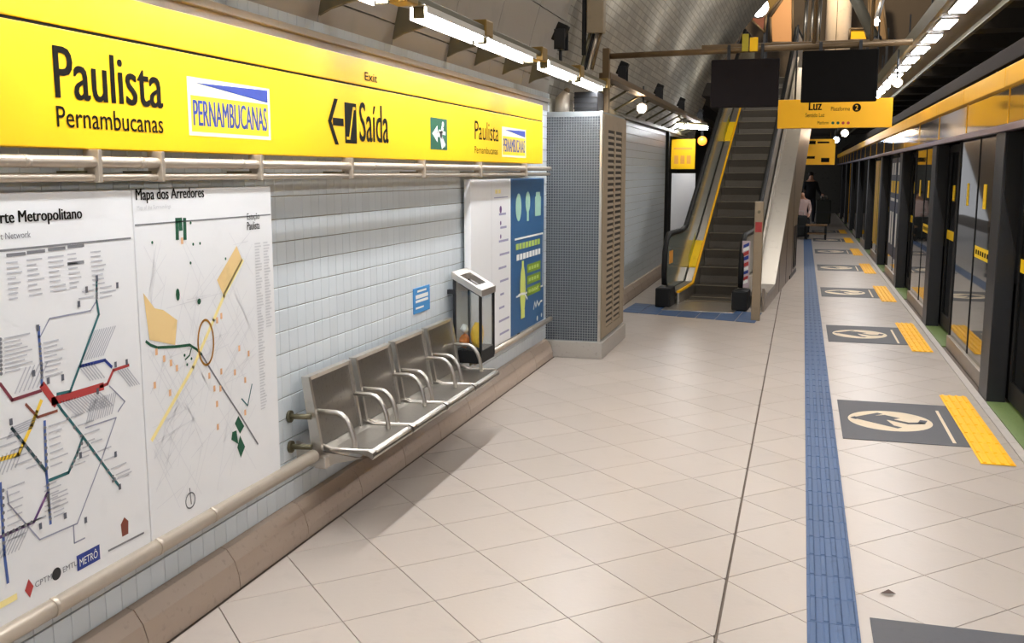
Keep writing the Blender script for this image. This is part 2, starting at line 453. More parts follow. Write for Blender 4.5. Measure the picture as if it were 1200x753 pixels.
# ================================================================== LEFT WALL OBJECTS
# ---- long yellow station sign
XS = -2.2
sg = thing('station_sign', (XS, 4, 1.83), 'long yellow station name sign above the wall maps', 'sign')
obj('sign_box', MB().cbox(XS - .1, XS, -3, 8.53, 1.835, 2.195, .004), M_YEL, sg)
obj('upper_band', MB().cbox(XS - .1, XS - .002, -3, 8.53, 2.205, 2.338, .004), mat('band_yellow', (255, 188, 0), .42, vary=.01), sg, 'deeper yellow band with the small word Exit')
obj('groove', MB().box(XS - .09, XS - .006, -2.99, 8.525, 2.19, 2.21), M_INK, sg)
P = wall_plane(XS)
def W(u, v): return P.inv(at_x(u, v, XS))
def wtext(body, u0, v0, u1, v1, m, parent, bold=.0, n=.0015, PL=P, x=XS, label=None):
    # box: left-top pixel and right-bottom pixel on the plane x
    a0, b1 = PL.inv(at_x(u0, v0, x)); a1, b0 = PL.inv(at_x(u1, v1, x))
    return text(body, PL, a0, a1, b0, b1, m, parent, n, bold=bold, label=label)
text('Paulista', P, 2.575, 3.112, 1.985, 2.142, M_INK, sg, bold=.02, label='large black word Paulista')
text('Pernambucanas', P, 2.575, 3.105, 1.898, 1.962, M_INK, sg, bold=.008, label='smaller black word Pernambucanas')
def store_logo(a0, a1, b0, b1, parent, word=True):
    wd, ht = a1 - a0, b1 - b0
    flat('logo_border', [rect(P, a0, a1, b0, b1, .001)], mat('print_cream_white', (252, 246, 200), .5), parent, 'white border of the shop logo')
    flat('logo_field', [rect(P, a0 + wd * .03, a1 - wd * .03, b0 + ht * .07, b1 - ht * .31, .0015)], mat('logo_yellow', (250, 214, 40), .5), parent)
    flat('logo_flag', [[P.p(a0 + wd * .08, b1 - ht * .09, .002), P.p(a1 - wd * .03, b1 - ht * .28, .002), P.p(a1 - wd * .03, b1 - ht * .04, .002)]], M_NAVY, parent, 'long blue wedge of the logo')
    text('PERNAMBUCANAS', P, a0 + wd * .05, a1 - wd * .05, b0 + ht * .17, b0 + ht * .62, M_NAVY, parent, .002, bold=.022, label='blue capital letters PERNAMBUCANAS')
store_logo(3.262, 3.858, 1.897, 2.112, sg)
wtext('Exit', 427, 84, 442, 97, M_INK, sg, .006, x=XS)
# arrow
a0, b0 = W(388, 148)
def arrow_left(pl, a, b, s, m, parent, k=1.0):
    w_ = s * .17
    polys = [[pl.p(a + .3 * s * k, b - w_ / 2, .0015), pl.p(a + s * k, b - w_ / 2, .0015), pl.p(a + s * k, b + w_ / 2, .0015), pl.p(a + .3 * s * k, b + w_ / 2, .0015)]]
    for sg_ in (1, -1):
        polys.append([pl.p(a, b, .0015), pl.p(a + .22 * s * k, b, .0015), pl.p(a + .66 * s * k, b + sg_ * .5 * s, .0015), pl.p(a + .42 * s * k, b + sg_ * .5 * s, .0015)][::sg_])
    flat('arrow', polys, m, parent, 'black arrow pointing left')
arrow_left(P, 4.40, 2.005, .22, M_INK, sg, .78)
flat('pictogram', [rect(P, 4.585, 4.722, 1.905, 2.105)], M_INK, sg, 'black escalator pictogram')
flat('pictogram_line', ribbon(P, [(4.605, 1.93), (4.635, 1.93), (4.685, 2.08), (4.705, 2.08)], .014, .002), M_YEL, sg)
text('Saída', P, 4.755, 5.13, 1.918, 2.118, M_INK, sg, bold=.015, label='black word Saida with an accent')
a0, b1 = W(504, 137); a1, b0 = W(524, 176)
flat('exit_plate', [rect(P, a0, a1, b0, b1)], M_DGREEN, sg, 'green emergency exit pictogram')
am = (a0 + a1) / 2
flat('exit_mark', [[P.p(a0 + .03, (b0 + b1) / 2, .002), P.p(a0 + .12, b0 + .045, .002), P.p(a0 + .12, b1 - .045, .002)], rect(P, a0 + .10, am + .02, (b0 + b1) / 2 - .018, (b0 + b1) / 2 + .018, .002)]
     + [disc(P, am + .07, b1 - .035, .018, .002, 12)] + ribbon(P, [(am + .06, b1 - .06), (am + .03, b0 + .09), (am + .06, b0 + .02)], .034, .002) + ribbon(P, [(am + .03, b0 + .09), (am + .1, b0 + .03)], .026, .002) + ribbon(P, [(am - .0, b1 - .08), (am + .11, b1 - .09)], .022, .002), M_WHITE2, sg)
wtext('Paulista', 556, 141, 584, 166, M_INK, sg, .008)
wtext('Pernambucanas', 556, 171, 583, 181, M_INK, sg, .0)
a0, b1 = W(588, 148); a1, b0 = W(616, 185)
store_logo(a0, a1, b0, b1, sg)

# ---- handrails
def rail(name, label, x, z, r, y0, y1, m, joints, brk):
    t = thing(name, (x, y0, z), label, 'rail')
    obj('pipe', MB().tube([(x, y0, z), (x, y1, z)], r, 14), m, t)
    for y in joints: obj('coupling', MB().tube([(x, y - .012, z), (x, y + .012, z)], r * 1.06, 14), m, t)
    for y in brk: obj('bracket', MB().tube([(x, y, z - r * .6), (x - .06, y, z - .03), (X_WALL + .012, y, z - .03)], .012, 8).cbox(X_WALL + .0075, X_WALL + .016, y - .03, y + .03, z - .06, z + .0, .003), M_OLIVE, t)
    return t
rail('lower_rail', 'beige round pipe rail low on the wall under the maps', -2.205, .412, .031, -2, 4.165, M_PIPE, [.6, 1.5, 2.42, 2.95, 3.3], [.5, 1.6, 2.65, 3.33, 3.95])
rail('lower_rail', 'beige round pipe rail below the white and blue information panel', -2.235, .395, .022, 6.72, 9.0, M_PIPE, [7.4, 8.3], [6.9, 8.2])
t = rail('upper_rail', 'pale double pipe rail just below the long yellow sign', -2.19, 1.793, .019, -2, 8.75, M_PIPE, [2.42, 2.95, 3.6, 4.9], [])
obj('lower_pipe', MB().tube([(-2.195, -2, 1.745), (-2.195, 8.75, 1.745)], .013, 12), M_PIPE, t)
for y in (2.72, 3.05, 3.72, 4.6, 5.6, 6.7, 7.9):
    obj('clamp', MB().cbox(-2.225, -2.165, y - .009, y + .009, 1.728, 1.833, .003), M_PIPE, t)
    obj('wall_arm', MB().box(X_WALL + .0075, -2.21, y - .012, y + .012, 1.74, 1.765), M_OLIVE, t)

# ---- map boards
XM = -2.205
PM = wall_plane(XM)
def mp(u, v): return PM.inv(at_x(u, v, XM))
def board(name, label, y0, y1):
    t = thing(name, (XM - .03, y0, .43), label, 'map')
    obj('board', MB().cbox(XM - .055, XM, y0, y1, .43, 1.70, .004), M_WHITE, t)
    for y in (y0 + .2, y1 - .2):
        for z in (.6, 1.5): obj('standoff', MB().box(X_WALL + .0075, XM - .054, y - .02, y + .02, z - .02, z + .02), M_OLIVE, t)
    return t
b1_ = board('network_map', 'white metropolitan rail network map board at the left edge', 1.75, 2.917)
def line(t, pts, m, wd=.011, nm='route', lab=None):
    flat(nm, ribbon(PM, [mp(*p) for p in pts], wd * .8, .001), m, t, lab)
def pxr(t, u0, v0, u1, v1, m, nm='print', n=.001, lab=None):
    (a0, b1), (a1, b0) = mp(u0, v0), mp(u1, v1)
    flat(nm, [rect(PM, a0, a1, b0, b1, n)], m, t, lab)
b_ = mp(95, 238)
text('Mapa do Transporte Metropolitano', PM, 0, mp(95, 240)[0], 1.604, 1.65, M_INK, b1_, bold=.03, keep=('r', .93), label='black map title ending in Metropolitano')
text('Metropolitan Transport Network', PM, 0, mp(35, 268)[0], 1.563, 1.588, M_GREY, b1_, keep=('r', .98))
flat('rule', [rect(PM, 1.8, 2.9, 1.535, 1.541)], M_GREY, b1_)
line(b1_, [(113, 328), (113, 352), (115.6, 368), (89.7, 437.6), (82, 458.5), (66.8, 461.5)], M_TEAL, .012)
line(b1_, [(45.4, 383), (45.4, 394), (48.8, 433.6), (48.8, 451.6)], M_BLUE, .012)
line(b1_, [(49.8, 451.6), (64.8, 472.5)], M_RED, .03)
line(b1_, [(62, 470), (119.6, 452.6)], M_RED, .032)
line(b1_, [(117, 453), (125.5, 449.6), (132.5, 433.6), (150.5, 427.6)], M_RED, .013)
line(b1_, [(93.7, 429), (122.6, 421.7), (130.5, 429.6)], M_NAVY, .013)
line(b1_, [(0, 449.6), (14, 468.5), (47.8, 457.5)], mat('print_maroon', (122, 48, 62), .6), .013)
line(b1_, [(48, 469.5), (43, 482), (37, 498), (21.4, 532), (0, 538)], mat('print_yellow', (250, 208, 70), .6), .016)
line(b1_, [(30, 473.5), (44, 488.6), (66.6, 481)], mat('print_brown', (132, 74, 58), .6), .011)
line(b1_, [(66, 471), (72, 480), (97, 511.6), (140, 570)], M_TEAL, .012)
line(b1_, [(52, 493.5), (54.2, 554.5), (56.4, 577), (59, 613)], M_BLUE, .013)
line(b1_, [(13.5, 501.4), (53, 551)], mat('print_slate', (50, 78, 84), .6), .013)
line(b1_, [(96, 514), (90, 531), (80, 553.4), (57.6, 562.4)], M_TEAL, .013)
line(b1_, [(55.3, 577), (39.5, 611), (0, 629)], M_PURP, .012)
line(b1_, [(0, 566), (3.4, 624), (5, 650), (9, 682)], M_BLUE, .013)
for q in ([(57.8, 373), (105.6, 364), (113, 352)], [(135.4, 490), (117.4, 542), (90.3, 613), (46.3, 632), (10, 590.6), (8, 575)], [(85.8, 615), (87, 636), (99, 630)], [(57.8, 373), (46, 396)],
          [(100, 501), (136, 489)], [(128, 452), (146, 470), (138, 482)]):
    line(b1_, q, mat('print_steel', (150, 152, 170), .6), .006, 'connector')
# station names: tiny grey dashes beside the routes, legend columns, station dots
dash = []; dots = []
def names(u0, v0, u1, v1, k, ln, side):
    for i in range(k):
        f = (i + .5) / k; u = u0 + (u1 - u0) * f; v = v0 + (v1 - v0) * f
        a, b = mp(u, v); l = ln * random.uniform(.6, 1.2); s = side * .016
        dash.append([(a + s, b), (a + s + side * l, b)])
        dots.append((a, b))
names(46, 400, 49, 445, 8, .08, 1); names(113, 335, 113, 352, 3, .09, 1); names(113, 335, 113, 350, 2, .08, -1); names(0, 395, 1, 440, 9, .09, 1)
names(52, 497, 55, 552, 7, .07, 1); names(56, 580, 59, 610, 6, .07, 1); names(56, 565, 57, 600, 6, -.07, -1); names(75, 485, 138, 566, 8, .07, 1); names(15, 505, 50, 546, 6, .06, -1)
names(97, 516, 82, 550, 5, .05, 1); names(3, 570, 4, 640, 8, .06, 1); names(40, 610, 5, 626, 5, .05, 1); names(132, 555, 132, 566, 2, .06, 1)
def fan(u0, v0, u1, v1, k, da, db):
    for i in range(k):
        f = (i + .5) / k; a, b = mp(u0 + (u1 - u0) * f, v0 + (v1 - v0) * f)
        dash.append([(a, b + .012 * (1 if db > 0 else -1)), (a + da, b + db)])
fan(95, 427, 122, 420, 10, .07, .10); fan(70, 466, 118, 455, 14, .06, -.07); fan(104, 450, 124, 446, 6, -.05, .07); fan(100, 500, 132, 488, 12, .03, .08); fan(15, 466, 46, 457, 6, .05, .08)
fan(0, 530, 30, 515, 6, -.04, -.07); fan(136, 430, 150, 427, 5, .06, -.08); fan(8, 622, 36, 610, 7, -.05, -.07); fan(36, 498, 44, 482, 5, -.1, -.02)
for (uu, vv) in ((6, 292), (30, 289), (55, 286), (78, 283), (105, 281)):
    a, b = mp(uu, vv)
    for r in range(9):
        if r == 0: continue
        dash.append([(a, b - .025 - .015 * r), (a + random.uniform(.03, .07), b - .025 - .015 * r)])
flat('station_names', [q for s in dash for q in ribbon(PM, s, .0045, .001)], mat('print_faint', (192, 192, 198), .6), b1_)
flat('station_dots', [disc(PM, a, b, .006, .0016, 8) for a, b in dots], M_GREY, b1_)
flat('legend_heads', [rect(PM, a, a + .075, b - .040, b - .030) for a, b in [mp(u, v) for u, v in ((6, 285), (30, 282), (55, 279), (78, 276), (78, 296))]], M_GREY, b1_)
flat('terminal_marks', [rect(PM, a - .006, a + .006, b - .010, b + .010, .0017) for a, b in [mp(u, v) for u, v in ((113, 326), (137, 334), (101, 339), (92, 356), (44, 384), (135, 427), (148, 424), (12.5, 494), (140, 570), (47, 616), (100, 609), (135, 532), (76, 604), (39, 437), (56, 446), (73, 442), (114, 458), (94, 533))]], mat('print_mark', (92, 94, 104), .6), b1_)
a, b = mp(146, 617); flat('crest', [[PM.p(a - .016, b - .03, .001), PM.p(a + .016, b - .03, .001), PM.p(a + .02, b + .015, .001), PM.p(a, b + .035, .001), PM.p(a - .02, b + .015, .001)]], mat('print_crest', (128, 66, 50), .6), b1_, 'small brown coat of arms')
flat('credit_line', ribbon(PM, [mp(127, 645), mp(168, 624)], .007), M_GREY, b1_)
a, b = mp(103.5, 653)
flat('metro_plate', [rect(PM, a - .055, a + .055, b - .026, b + .026)], M_NAVY, b1_, 'blue plate at the foot of the map')
text('METRÔ', PM, a - .043, a + .043, b - .014, b + .018, M_WHITE2, b1_, .002)
a, b = mp(34, 689); flat('company_mark', [[PM.p(a - .018, b, .001), PM.p(a, b - .03, .001), PM.p(a + .018, b, .001), PM.p(a, b + .03, .001)]], M_RED, b1_)
text('CPTM', PM, a + .024, a + .095, b - .008, b + .010, M_GREY, b1_)
a, b = mp(66, 672); flat('company_disc', [disc(PM, a, b, .02)], M_DKMET, b1_)
text('EMTU', PM, a + .028, a + .095, b - .008, b + .010, M_GREY, b1_)
flat('yellow_mark', ribbon(PM, [mp(0, 709), mp(18, 699)], .02), M_LYEL, b1_)

b2_ = board('area_map', 'white street map board titled Mapa dos Arredores', 2.922, 3.85)
wtext('Mapa dos Arredores', 158, 221, 239, 235, M_INK, b2_, .02, .0015, PM, XM)
wtext('Map of the Surroundings', 160, 241, 200, 245, M_LGREY, b2_, 0, .0015, PM, XM)
flat('rule', [rect(PM, 2.925, 3.84, 1.578, 1.583)], M_GREY, b2_)
wtext('Estação', 289, 250, 304, 258, M_INK, b2_, .0, .0015, PM, XM)
wtext('Paulista', 289, 260, 304, 268, M_INK, b2_, .006, .0015, PM, XM)
st = []
mins = [mp(165, 255), mp(180, 600)]
for k in range(110):
    a = random.uniform(2.97, 3.62); b = random.uniform(.55, 1.5); an = random.choice([.5, .62, 2.1, 2.2, .1, 1.2]) + random.uniform(-.1, .1); l = random.uniform(.1, .4)
    p0 = [max(2.96, min(3.68, a + q * l * cos(an))) for q in (-.5, .5)]; q0 = [max(.5, min(1.52, b + q * l * sin(an))) for q in (-.5, .5)]
    st += ribbon(PM, [(p0[0], q0[0]), (p0[1], q0[1])], .003, .0006)
flat('streets', st, mat('print_street', (226, 226, 228), .6), b2_)
def poly(t, pts, m, nm, n=.001, lab=None): flat(nm, [[PM.p(*mp(*p), n) for p in pts]], m, t, lab)
poly(b2_, [(277, 288), (254, 328), (262, 347), (284, 305)], M_OCHRE, 'park_block')
poly(b2_, [(167.5, 343), (175, 398), (205, 404), (207.5, 375), (191, 363), (181, 361)], M_OCHRE, 'park_block')
line(b2_, [(284, 305), (262, 347), (250, 375), (226, 430), (178, 515)], M_LYEL, .02, 'avenue')
ca, cb = mp(241, 401); flat('walk_circle', ribbon(PM, [(ca + .052 * cos(2 * pi * k / 40), cb + .088 * sin(2 * pi * k / 40)) for k in range(40)], .009, .0015, True), M_ORAN, b2_, 'orange ring on the street map')
line(b2_, [(171, 400), (176, 404), (184, 407), (205, 406), (222, 404), (230, 409), (236, 415)], M_DGREEN, .013, 'metro_line')
line(b2_, [(236, 415), (245, 430), (262, 457), (283, 489), (302, 520)], M_GREY, .010, 'metro_line')
line(b2_, [(224, 408), (222, 416), (217, 421)], M_DGREEN, .008, 'metro_line')
for p in ([(279, 487), (286, 499), (281, 508), (275, 496)], [(272, 506), (277, 504), (279, 520), (271, 515)], [(281, 510), (287, 523), (282, 536), (278, 524)]): poly(b2_, p, M_DGREEN, 'green_block')
for u0, u1 in ((205, 209), (214, 218)):
    flat('green_gate', ribbon(PM, [mp((u0 + u1) / 2, 257), mp((u0 + u1) / 2 + .6, 279)], .02), M_DGREEN, b2_)
flat('green_gate', ribbon(PM, [mp(211, 257), mp(211.6, 268)], .022), M_DGREEN, b2_)
flat('landmarks', [disc(PM, *mp(u, v), .012 if k < 2 else .006, .0015, 8, (.024 if k == 0 else None)) for k, (u, v) in enumerate(((208, 345), (233, 353), (223, 261), (226, 286), (234, 285), (178, 284), (223, 308), (264, 303), (216, 416), (224, 420), (219, 427)))], M_DGREEN, b2_)
flat('orange_ticks', [rect(PM, a - .007, a + .007, b - .012, b + .012, .0015) for a, b in [mp(u, v) for u, v in ((213, 282), (254, 375), (259, 370), (183, 412), (192, 420), (200, 425), (207, 431), (199, 460), (181, 451), (245, 440), (251, 455), (258, 455), (259, 435), (275, 436), (280, 408), (291, 414), (287, 445), (254, 473), (255, 500), (287, 483))]], mat('print_peach', (236, 186, 140), .6), b2_)
line(b2_, [(283, 467), (290, 475), (295, 450)], M_TEAL, .008, 'green_tick')
flat('street_index', [rect(PM, 3.70 + c * .07, 3.70 + c * .07 + random.uniform(.03, .055), z, z + .006) for c in (0, 1) for z in [1.46 - .0125 * k for k in range(58 if c == 0 else 30)]], mat('print_index', (212, 212, 214), .6), b2_)
flat('compass', ribbon(PM, [(mp(223, 586)[0] + .03 * cos(2 * pi * k / 20), mp(223, 586)[1] + .03 * sin(2 * pi * k / 20)) for k in range(20)], .005, .001, True) + ribbon(PM, [mp(222, 572), mp(224, 590)], .006), M_GREY, b2_)

# ---- steel bench with four seats
bn = thing('steel_bench', (-2.1, 5.2, .4), 'perforated stainless steel bench of four seats below the tiled wall', 'bench')
for k in range(4):
    y0 = 4.225 + .525 * k; y1 = y0 + .505
    pr = [(-2.225, .455), (-2.20, .432), (-2.14, .422), (-2.0, .424), (-1.945, .427), (-1.925, .418), (-1.918, .40), (-1.925, .385), (-1.945, .40), (-2.0, .41), (-2.14, .408), (-2.205, .418), (-2.235, .45)]
    s = obj('seat', MB().prism([(x, z + .012) for x, z in pr], 'y', y0, y1), M_STEELD, bn)
    obj('edge_rim', MB().tube([(-2.215, y0 + .005, .459), (-2.14, y0 + .005, .435), (-1.97, y0 + .01, .438), (-1.925, y0 + .05, .428), (-1.925, y1 - .03, .428), (-1.95, y1 - .005, .438), (-2.14, y1 - .005, .435), (-2.215, y1 - .005, .459)], .008, 8), M_STEEL, s)
    yb0, yb1 = y0 - .03, y1 - .065
    bk = obj('backrest', MB().prism([(-2.205, .445), (-2.19, .445), (-2.245, .775), (-2.26, .775)], 'y', yb0 + .02, yb1 - .02), M_STEELD, bn)
    f = MB()
    for y in (yb0, yb1 - .02): f.prism([(-2.225, .40), (-2.175, .43), (-2.235, .79), (-2.275, .79)], 'y', y, y + .022)
    f.prism([(-2.238, .77), (-2.235, .79), (-2.27, .79), (-2.27, .77)], 'y', yb0 + .0225, yb1 - .0205)
    obj('back_frame', f, M_STEEL, bk)
    for y in (y0 + .025, y1 - .075):
        pts = [(-2.235, y, .612)] + [(-2.12 + .095 * sin(q * pi / 2 / 6) * 1.0, y, .612 - .19 * (1 - cos(q * pi / 2 / 6))) for q in range(7)]
        obj('armrest', MB().tube(pts, .012, 10), M_STEEL, bn)
obj('support_beam', MB().cbox(-2.21, -2.15, 4.18, 6.31, .345, .405, .006), M_STEEL, bn)
for y in (4.22, 5.25, 6.26):
    obj('wall_bracket', MB().prism([(X_WALL + .008, .33), (X_WALL + .008, .46), (-2.2, .42), (-1.98, .40), (-2.2, .345)], 'y', y, y + .015), M_STEEL, bn)
for z in (.60, .45):
    obj('wall_fixing', MB().tube([(X_WALL + .008, 4.16, z), (-2.22, 4.18, z)], .014, 8).tube([(X_WALL + .008, 4.16, z), (X_WALL + .02, 4.16, z)], .03, 12), M_OLIVE, bn)

# ---- small blue sign on the tiles
bs = thing('wall_notice', (X_WALL + .01, 5.9, .87), 'small blue notice plate on the tiles above the bench', 'sign')
obj('plate', MB().cbox(X_WALL + .007, X_WALL + .013, 5.77, 6.055, .872, 1.035, .002), mat('notice_blue', (64, 138, 198), .5), bs)
PB = wall_plane(X_WALL + .013)
flat('white_bars', [rect(PB, 5.80, 6.02, .965, .99), rect(PB, 5.80, 6.02, .94, .957), rect(PB, 5.80, 5.94, .9, .912), rect(PB, 5.83, 5.99, 1.005, 1.018)], M_WHITE2, bs)

# ---- clear litter bin
LB = thing('litter_bin', (-2.17, 6.5, .46), 'clear sided steel litter bin on the wall past the bench', 'bin')
x0, x1, y0, y1 = -2.275, -2.07, 6.37, 6.68
zt = lambda x: 1.085 + (x - x0) / (x1 - x0) * (-.115)
for (x, y) in ((x0, y0), (x1 - .018, y0), (x0, y1 - .018), (x1 - .018, y1 - .018)):
    obj('post', MB().add([(x, y, .47), (x + .018, y, .47), (x + .018, y + .018, .47), (x, y + .018, .47), (x, y, zt(x)), (x + .018, y, zt(x + .018)), (x + .018, y + .018, zt(x + .018)), (x, y + .018, zt(x))],
                         [(3, 2, 1, 0), (4, 5, 6, 7), (0, 1, 5, 4), (1, 2, 6, 5), (2, 3, 7, 6), (3, 0, 4, 7)]), M_BLACK if x > x0 else M_DKMET, LB)
def slant(xa, xb, ya, yb, th=.045):
    return MB().add([(xa, ya, zt(xa) - th), (xb, ya, zt(xb) - th), (xb, yb, zt(xb) - th), (xa, yb, zt(xa) - th), (xa, ya, zt(xa)), (xb, ya, zt(xb)), (xb, yb, zt(xb)), (xa, yb, zt(xa))],
                    [(3, 2, 1, 0), (4, 5, 6, 7), (0, 1, 5, 4), (1, 2, 6, 5), (2, 3, 7, 6), (3, 0, 4, 7)])
e = .006
for a in ((x0 - e, x1 + e, y0 - e, y0 + .04), (x0 - e, x1 + e, y1 - .06, y1 + e), (x0 - e, x0 + .04, y0 + .04, y1 - .06), (x1 - .045, x1 + e, y0 + .04, y1 - .06)):
    obj('rim', slant(*a), M_STEEL, LB)
obj('rim_throat', slant(x0 + .03, x1 - .03, y0 + .03, y1 - .05, .004), M_BLACK, LB).location.z -= .06
obj('clear_panel', MB().box(x0 + .018, x1 - .018, y0 + .006, y0 + .011, .50, .955), M_CLEAR, LB)
obj('side_panel', MB().box(x1 - .011, x1 - .006, y0 + .02, y1 - .02, .52, .925), M_CLEAR, LB)
obj('back_panel', MB().box(x0 + .018, x1 - .018, y1 - .011, y1 - .006, .50, .95), M_CLEAR, LB)
obj('wall_panel', MB().box(x0 + .004, x0 + .010, y0 + .02, y1 - .02, .50, 1.03), mat('liner_grey', (206, 206, 204), .3), LB)
obj('base_tray', MB().cbox(x0 + .002, x1 - .002, y0 + .002, y1 - .002, .455, .545, .006), M_BLACK, LB, 'black base tray')
obj('wall_arm', MB().box(X_WALL + .008, x0, 6.40, 6.44, .93, .96).box(X_WALL + .008, x0, 6.40, 6.44, .55, .58), M_DKMET, LB)
def rubbish(name, label, c, r, m, sq):
    o = obj(name, MB().ico(c, r, 2, .14, sq), m); return tag(o, label, 'litter')
rubbish('crumpled_bag', 'crumpled yellow bag at the right inside the clear bin', (-2.135, 6.47, .645), .085, mat('bag_yellow', (244, 200, 60), .5, vary=.25, scale=18), (.55, .7, 1.15))
rubbish('crumpled_wrapper', 'crumpled orange wrapper low on the left inside the clear bin', (-2.215, 6.44, .60), .05, mat('wrapper_orange', (206, 122, 60), .5, vary=.25, scale=18), (.75, .9, .95))
rubbish('crumpled_paper', 'crumpled white paper above the orange wrapper in the bin', (-2.22, 6.45, .685), .036, M_WHITE2, (.8, .9, .9))

# ---- information panel beside the pillar
XI = -2.25
PI_ = wall_plane(XI)
ip = thing('information_panel', (XI, 7.7, .42), 'tall white and blue information panel beside the dark pillar', 'notice board')
obj('white_board', MB().cbox(XI - .05, XI, 6.69, 7.705, .42, 1.71, .004), M_WHITE, ip)
obj('blue_board', MB().cbox(XI - .05, XI + .001, 7.708, 8.78, .42, 1.71, .004), mat('board_blue', (44, 92, 138), .4), ip, 'dark blue half with pale green shapes')
for y in (6.9, 8.5): obj('standoff', MB().box(X_WALL + .0075, XI - .045, y - .02, y + .02, .6, 1.5), M_OLIVE, ip)
flat('panel_seam', [rect(PI_, 7.18, 7.185, .43, 1.70, .001)], M_LGREY, ip)
flat('list_entries', [rect(PI_, 7.36 + random.uniform(0, .05), 7.36 + random.uniform(.14, .30), 1.43 - .105 * k, 1.447 - .105 * k, .001) for k in range(10)] + [rect(PI_, 7.25, 7.62, 1.565, 1.572)], mat('print_lilac', (160, 158, 186), .6), ip)
flat('list_marks', [disc(PI_, 7.42, 1.475 - .105 * k, .018 if k else .03, .0012, 10) for k in range(3)], M_PURP, ip)
flat('list_title', [rect(PI_, 7.28, 7.34, 1.60, 1.63, .001), rect(PI_, 7.36, 7.42, 1.60, 1.63, .001)], M_LYEL, ip)
MG = mat('print_lime', (176, 200, 96), .6); MG2 = mat('print_mint', (160, 200, 180), .6)
flat('leaf_shape', [disc(PI_, 7.93, 1.475, .085, .002, 16, .115)], MG2, ip)
flat('drop_shape', [disc(PI_, 8.22, 1.51, .075, .002, 16, .09), rect(PI_, 8.19, 8.25, 1.35, 1.47, .0021)], MG2, ip)
flat('jar_shape', [rect(PI_, 8.46, 8.66, 1.38, 1.55, .002), rect(PI_, 8.49, 8.63, 1.55, 1.59, .002)], MG2, ip)
flat('white_frame', ribbon(PI_, [(7.82, 1.215), (8.74, 1.215), (8.74, .735), (7.86, .735)], .016, .002), M_WHITE2, ip)
flat('text_rows', [rect(PI_, 7.85 + .1 * k, 7.93 + .1 * k, 1.125, 1.175, .002) for k in range(8)], MG, ip)
flat('white_rows', [rect(PI_, 7.87 + .1 * k, 7.95 + .1 * k, 1.035, 1.085, .002) for k in range(8)], M_WHITE2, ip)
flat('lime_blocks', [rect(PI_, 8.2, 8.66, .975 - .1 * k - .075, .975 - .1 * k, .002) for k in range(3)], mat('print_dark_lime', (122, 150, 40), .6), ip)
flat('lime_rows', [rect(PI_, 8.25 + .09 * j, 8.32 + .09 * j, .975 - .1 * k - .052, .975 - .1 * k - .022, .0026) for k in range(3) for j in range(4)], MG, ip)
flat('brush_shape', [disc(PI_, 8.06, .77, .085, .003, 16, .22), rect(PI_, 8.03, 8.09, .9, 1.02, .0031), rect(PI_, 8.0, 8.12, .53, .60, .0031)], mat('print_glow', (206, 214, 110), .6), ip)
flat('white_swash', ribbon(PI_, [(7.92, .74), (8.0, .745), (8.12, .735), (8.2, .68)], .02, .0035) + ribbon(PI_, [(8.42, .56), (8.46, .62), (8.5, .57), (8.54, .62), (8.6, .57), (8.66, .6), (8.72, .6)], .018, .002) + [disc(PI_, 8.55, .46, .025, .002, 10), disc(PI_, 8.70, .47, .02, .002, 10)], M_WHITE2, ip)

# ---- dark mosaic pillar with louvred side
pl_ = thing('mosaic_pillar', (-2.07, 9.8, 0), 'square pillar clad in dark blue-grey mosaic with louvred side door', 'pillar')
px0, px1, py0, py1 = -2.36, -1.8, 9.18, 10.43
obj('core', MB().box(px0, px1 - .004, py0 + .004, py1, .15, 2.32), mat('mosaic_grout', (140, 145, 146), .7), pl_)
mm = MB(); n = 22; s = (px1 - .02 - px0) / n; g = .0026
for i in range(n):
    for j in range(86):
        z = .165 + j * s
        if z + s > 2.315: continue
        xa, xb, za, zb = px0 + i * s + g, px0 + (i + 1) * s - g, z + g, z + s - g
        mm.add([(xa, py0 + .004, za), (xb, py0 + .004, za), (xb, py0 + .004, zb), (xa, py0 + .004, zb), (xa + .001, py0, za + .001), (xb - .001, py0, za + .001), (xb - .001, py0, zb - .001), (xa + .001, py0, zb - .001)],
               [(4, 5, 6, 7)] + [(k, (k + 1) % 4, (k + 1) % 4 + 4, k + 4) for k in range(4)])
o = obj('mosaic', mm, mat('mosaic_slate', (64, 69, 76), .35, vary=.25, scale=40), pl_); o['kind'] = 'stuff'
obj('corner_trim', MB().cbox(px1 - .02, px1 + .004, py0 - .005, py0 + .02, .15, 2.32, .003), M_STEEL, pl_)
obj('plinth', MB().cbox(px0, px1 + .035, py0 - .045, py1 + .02, 0, .16, .008), mat('pillar_plinth', (164, 158, 150), .4, vary=.08, scale=30), pl_, 'pale stone plinth')
dm = mat('louvre_bronze', (150, 134, 112), .6)
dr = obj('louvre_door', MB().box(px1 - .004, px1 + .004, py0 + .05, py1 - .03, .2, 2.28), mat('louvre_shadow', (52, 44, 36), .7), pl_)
fr = MB()
for (ya, yb) in ((py0 + .03, py0 + .25), (py0 + .585, py0 + .66), (py0 + 1.0, py1 - .01)): fr.box(px1 - .004, px1 + .012, ya, yb, .26, 2.16)
fr.box(px1 - .004, px1 + .012, py0 + .03, py1 - .01, .18, .26).box(px1 - .004, px1 + .012, py0 + .03, py1 - .01, 2.16, 2.30)
obj('door_frame', fr, dm, dr)
lv = MB()
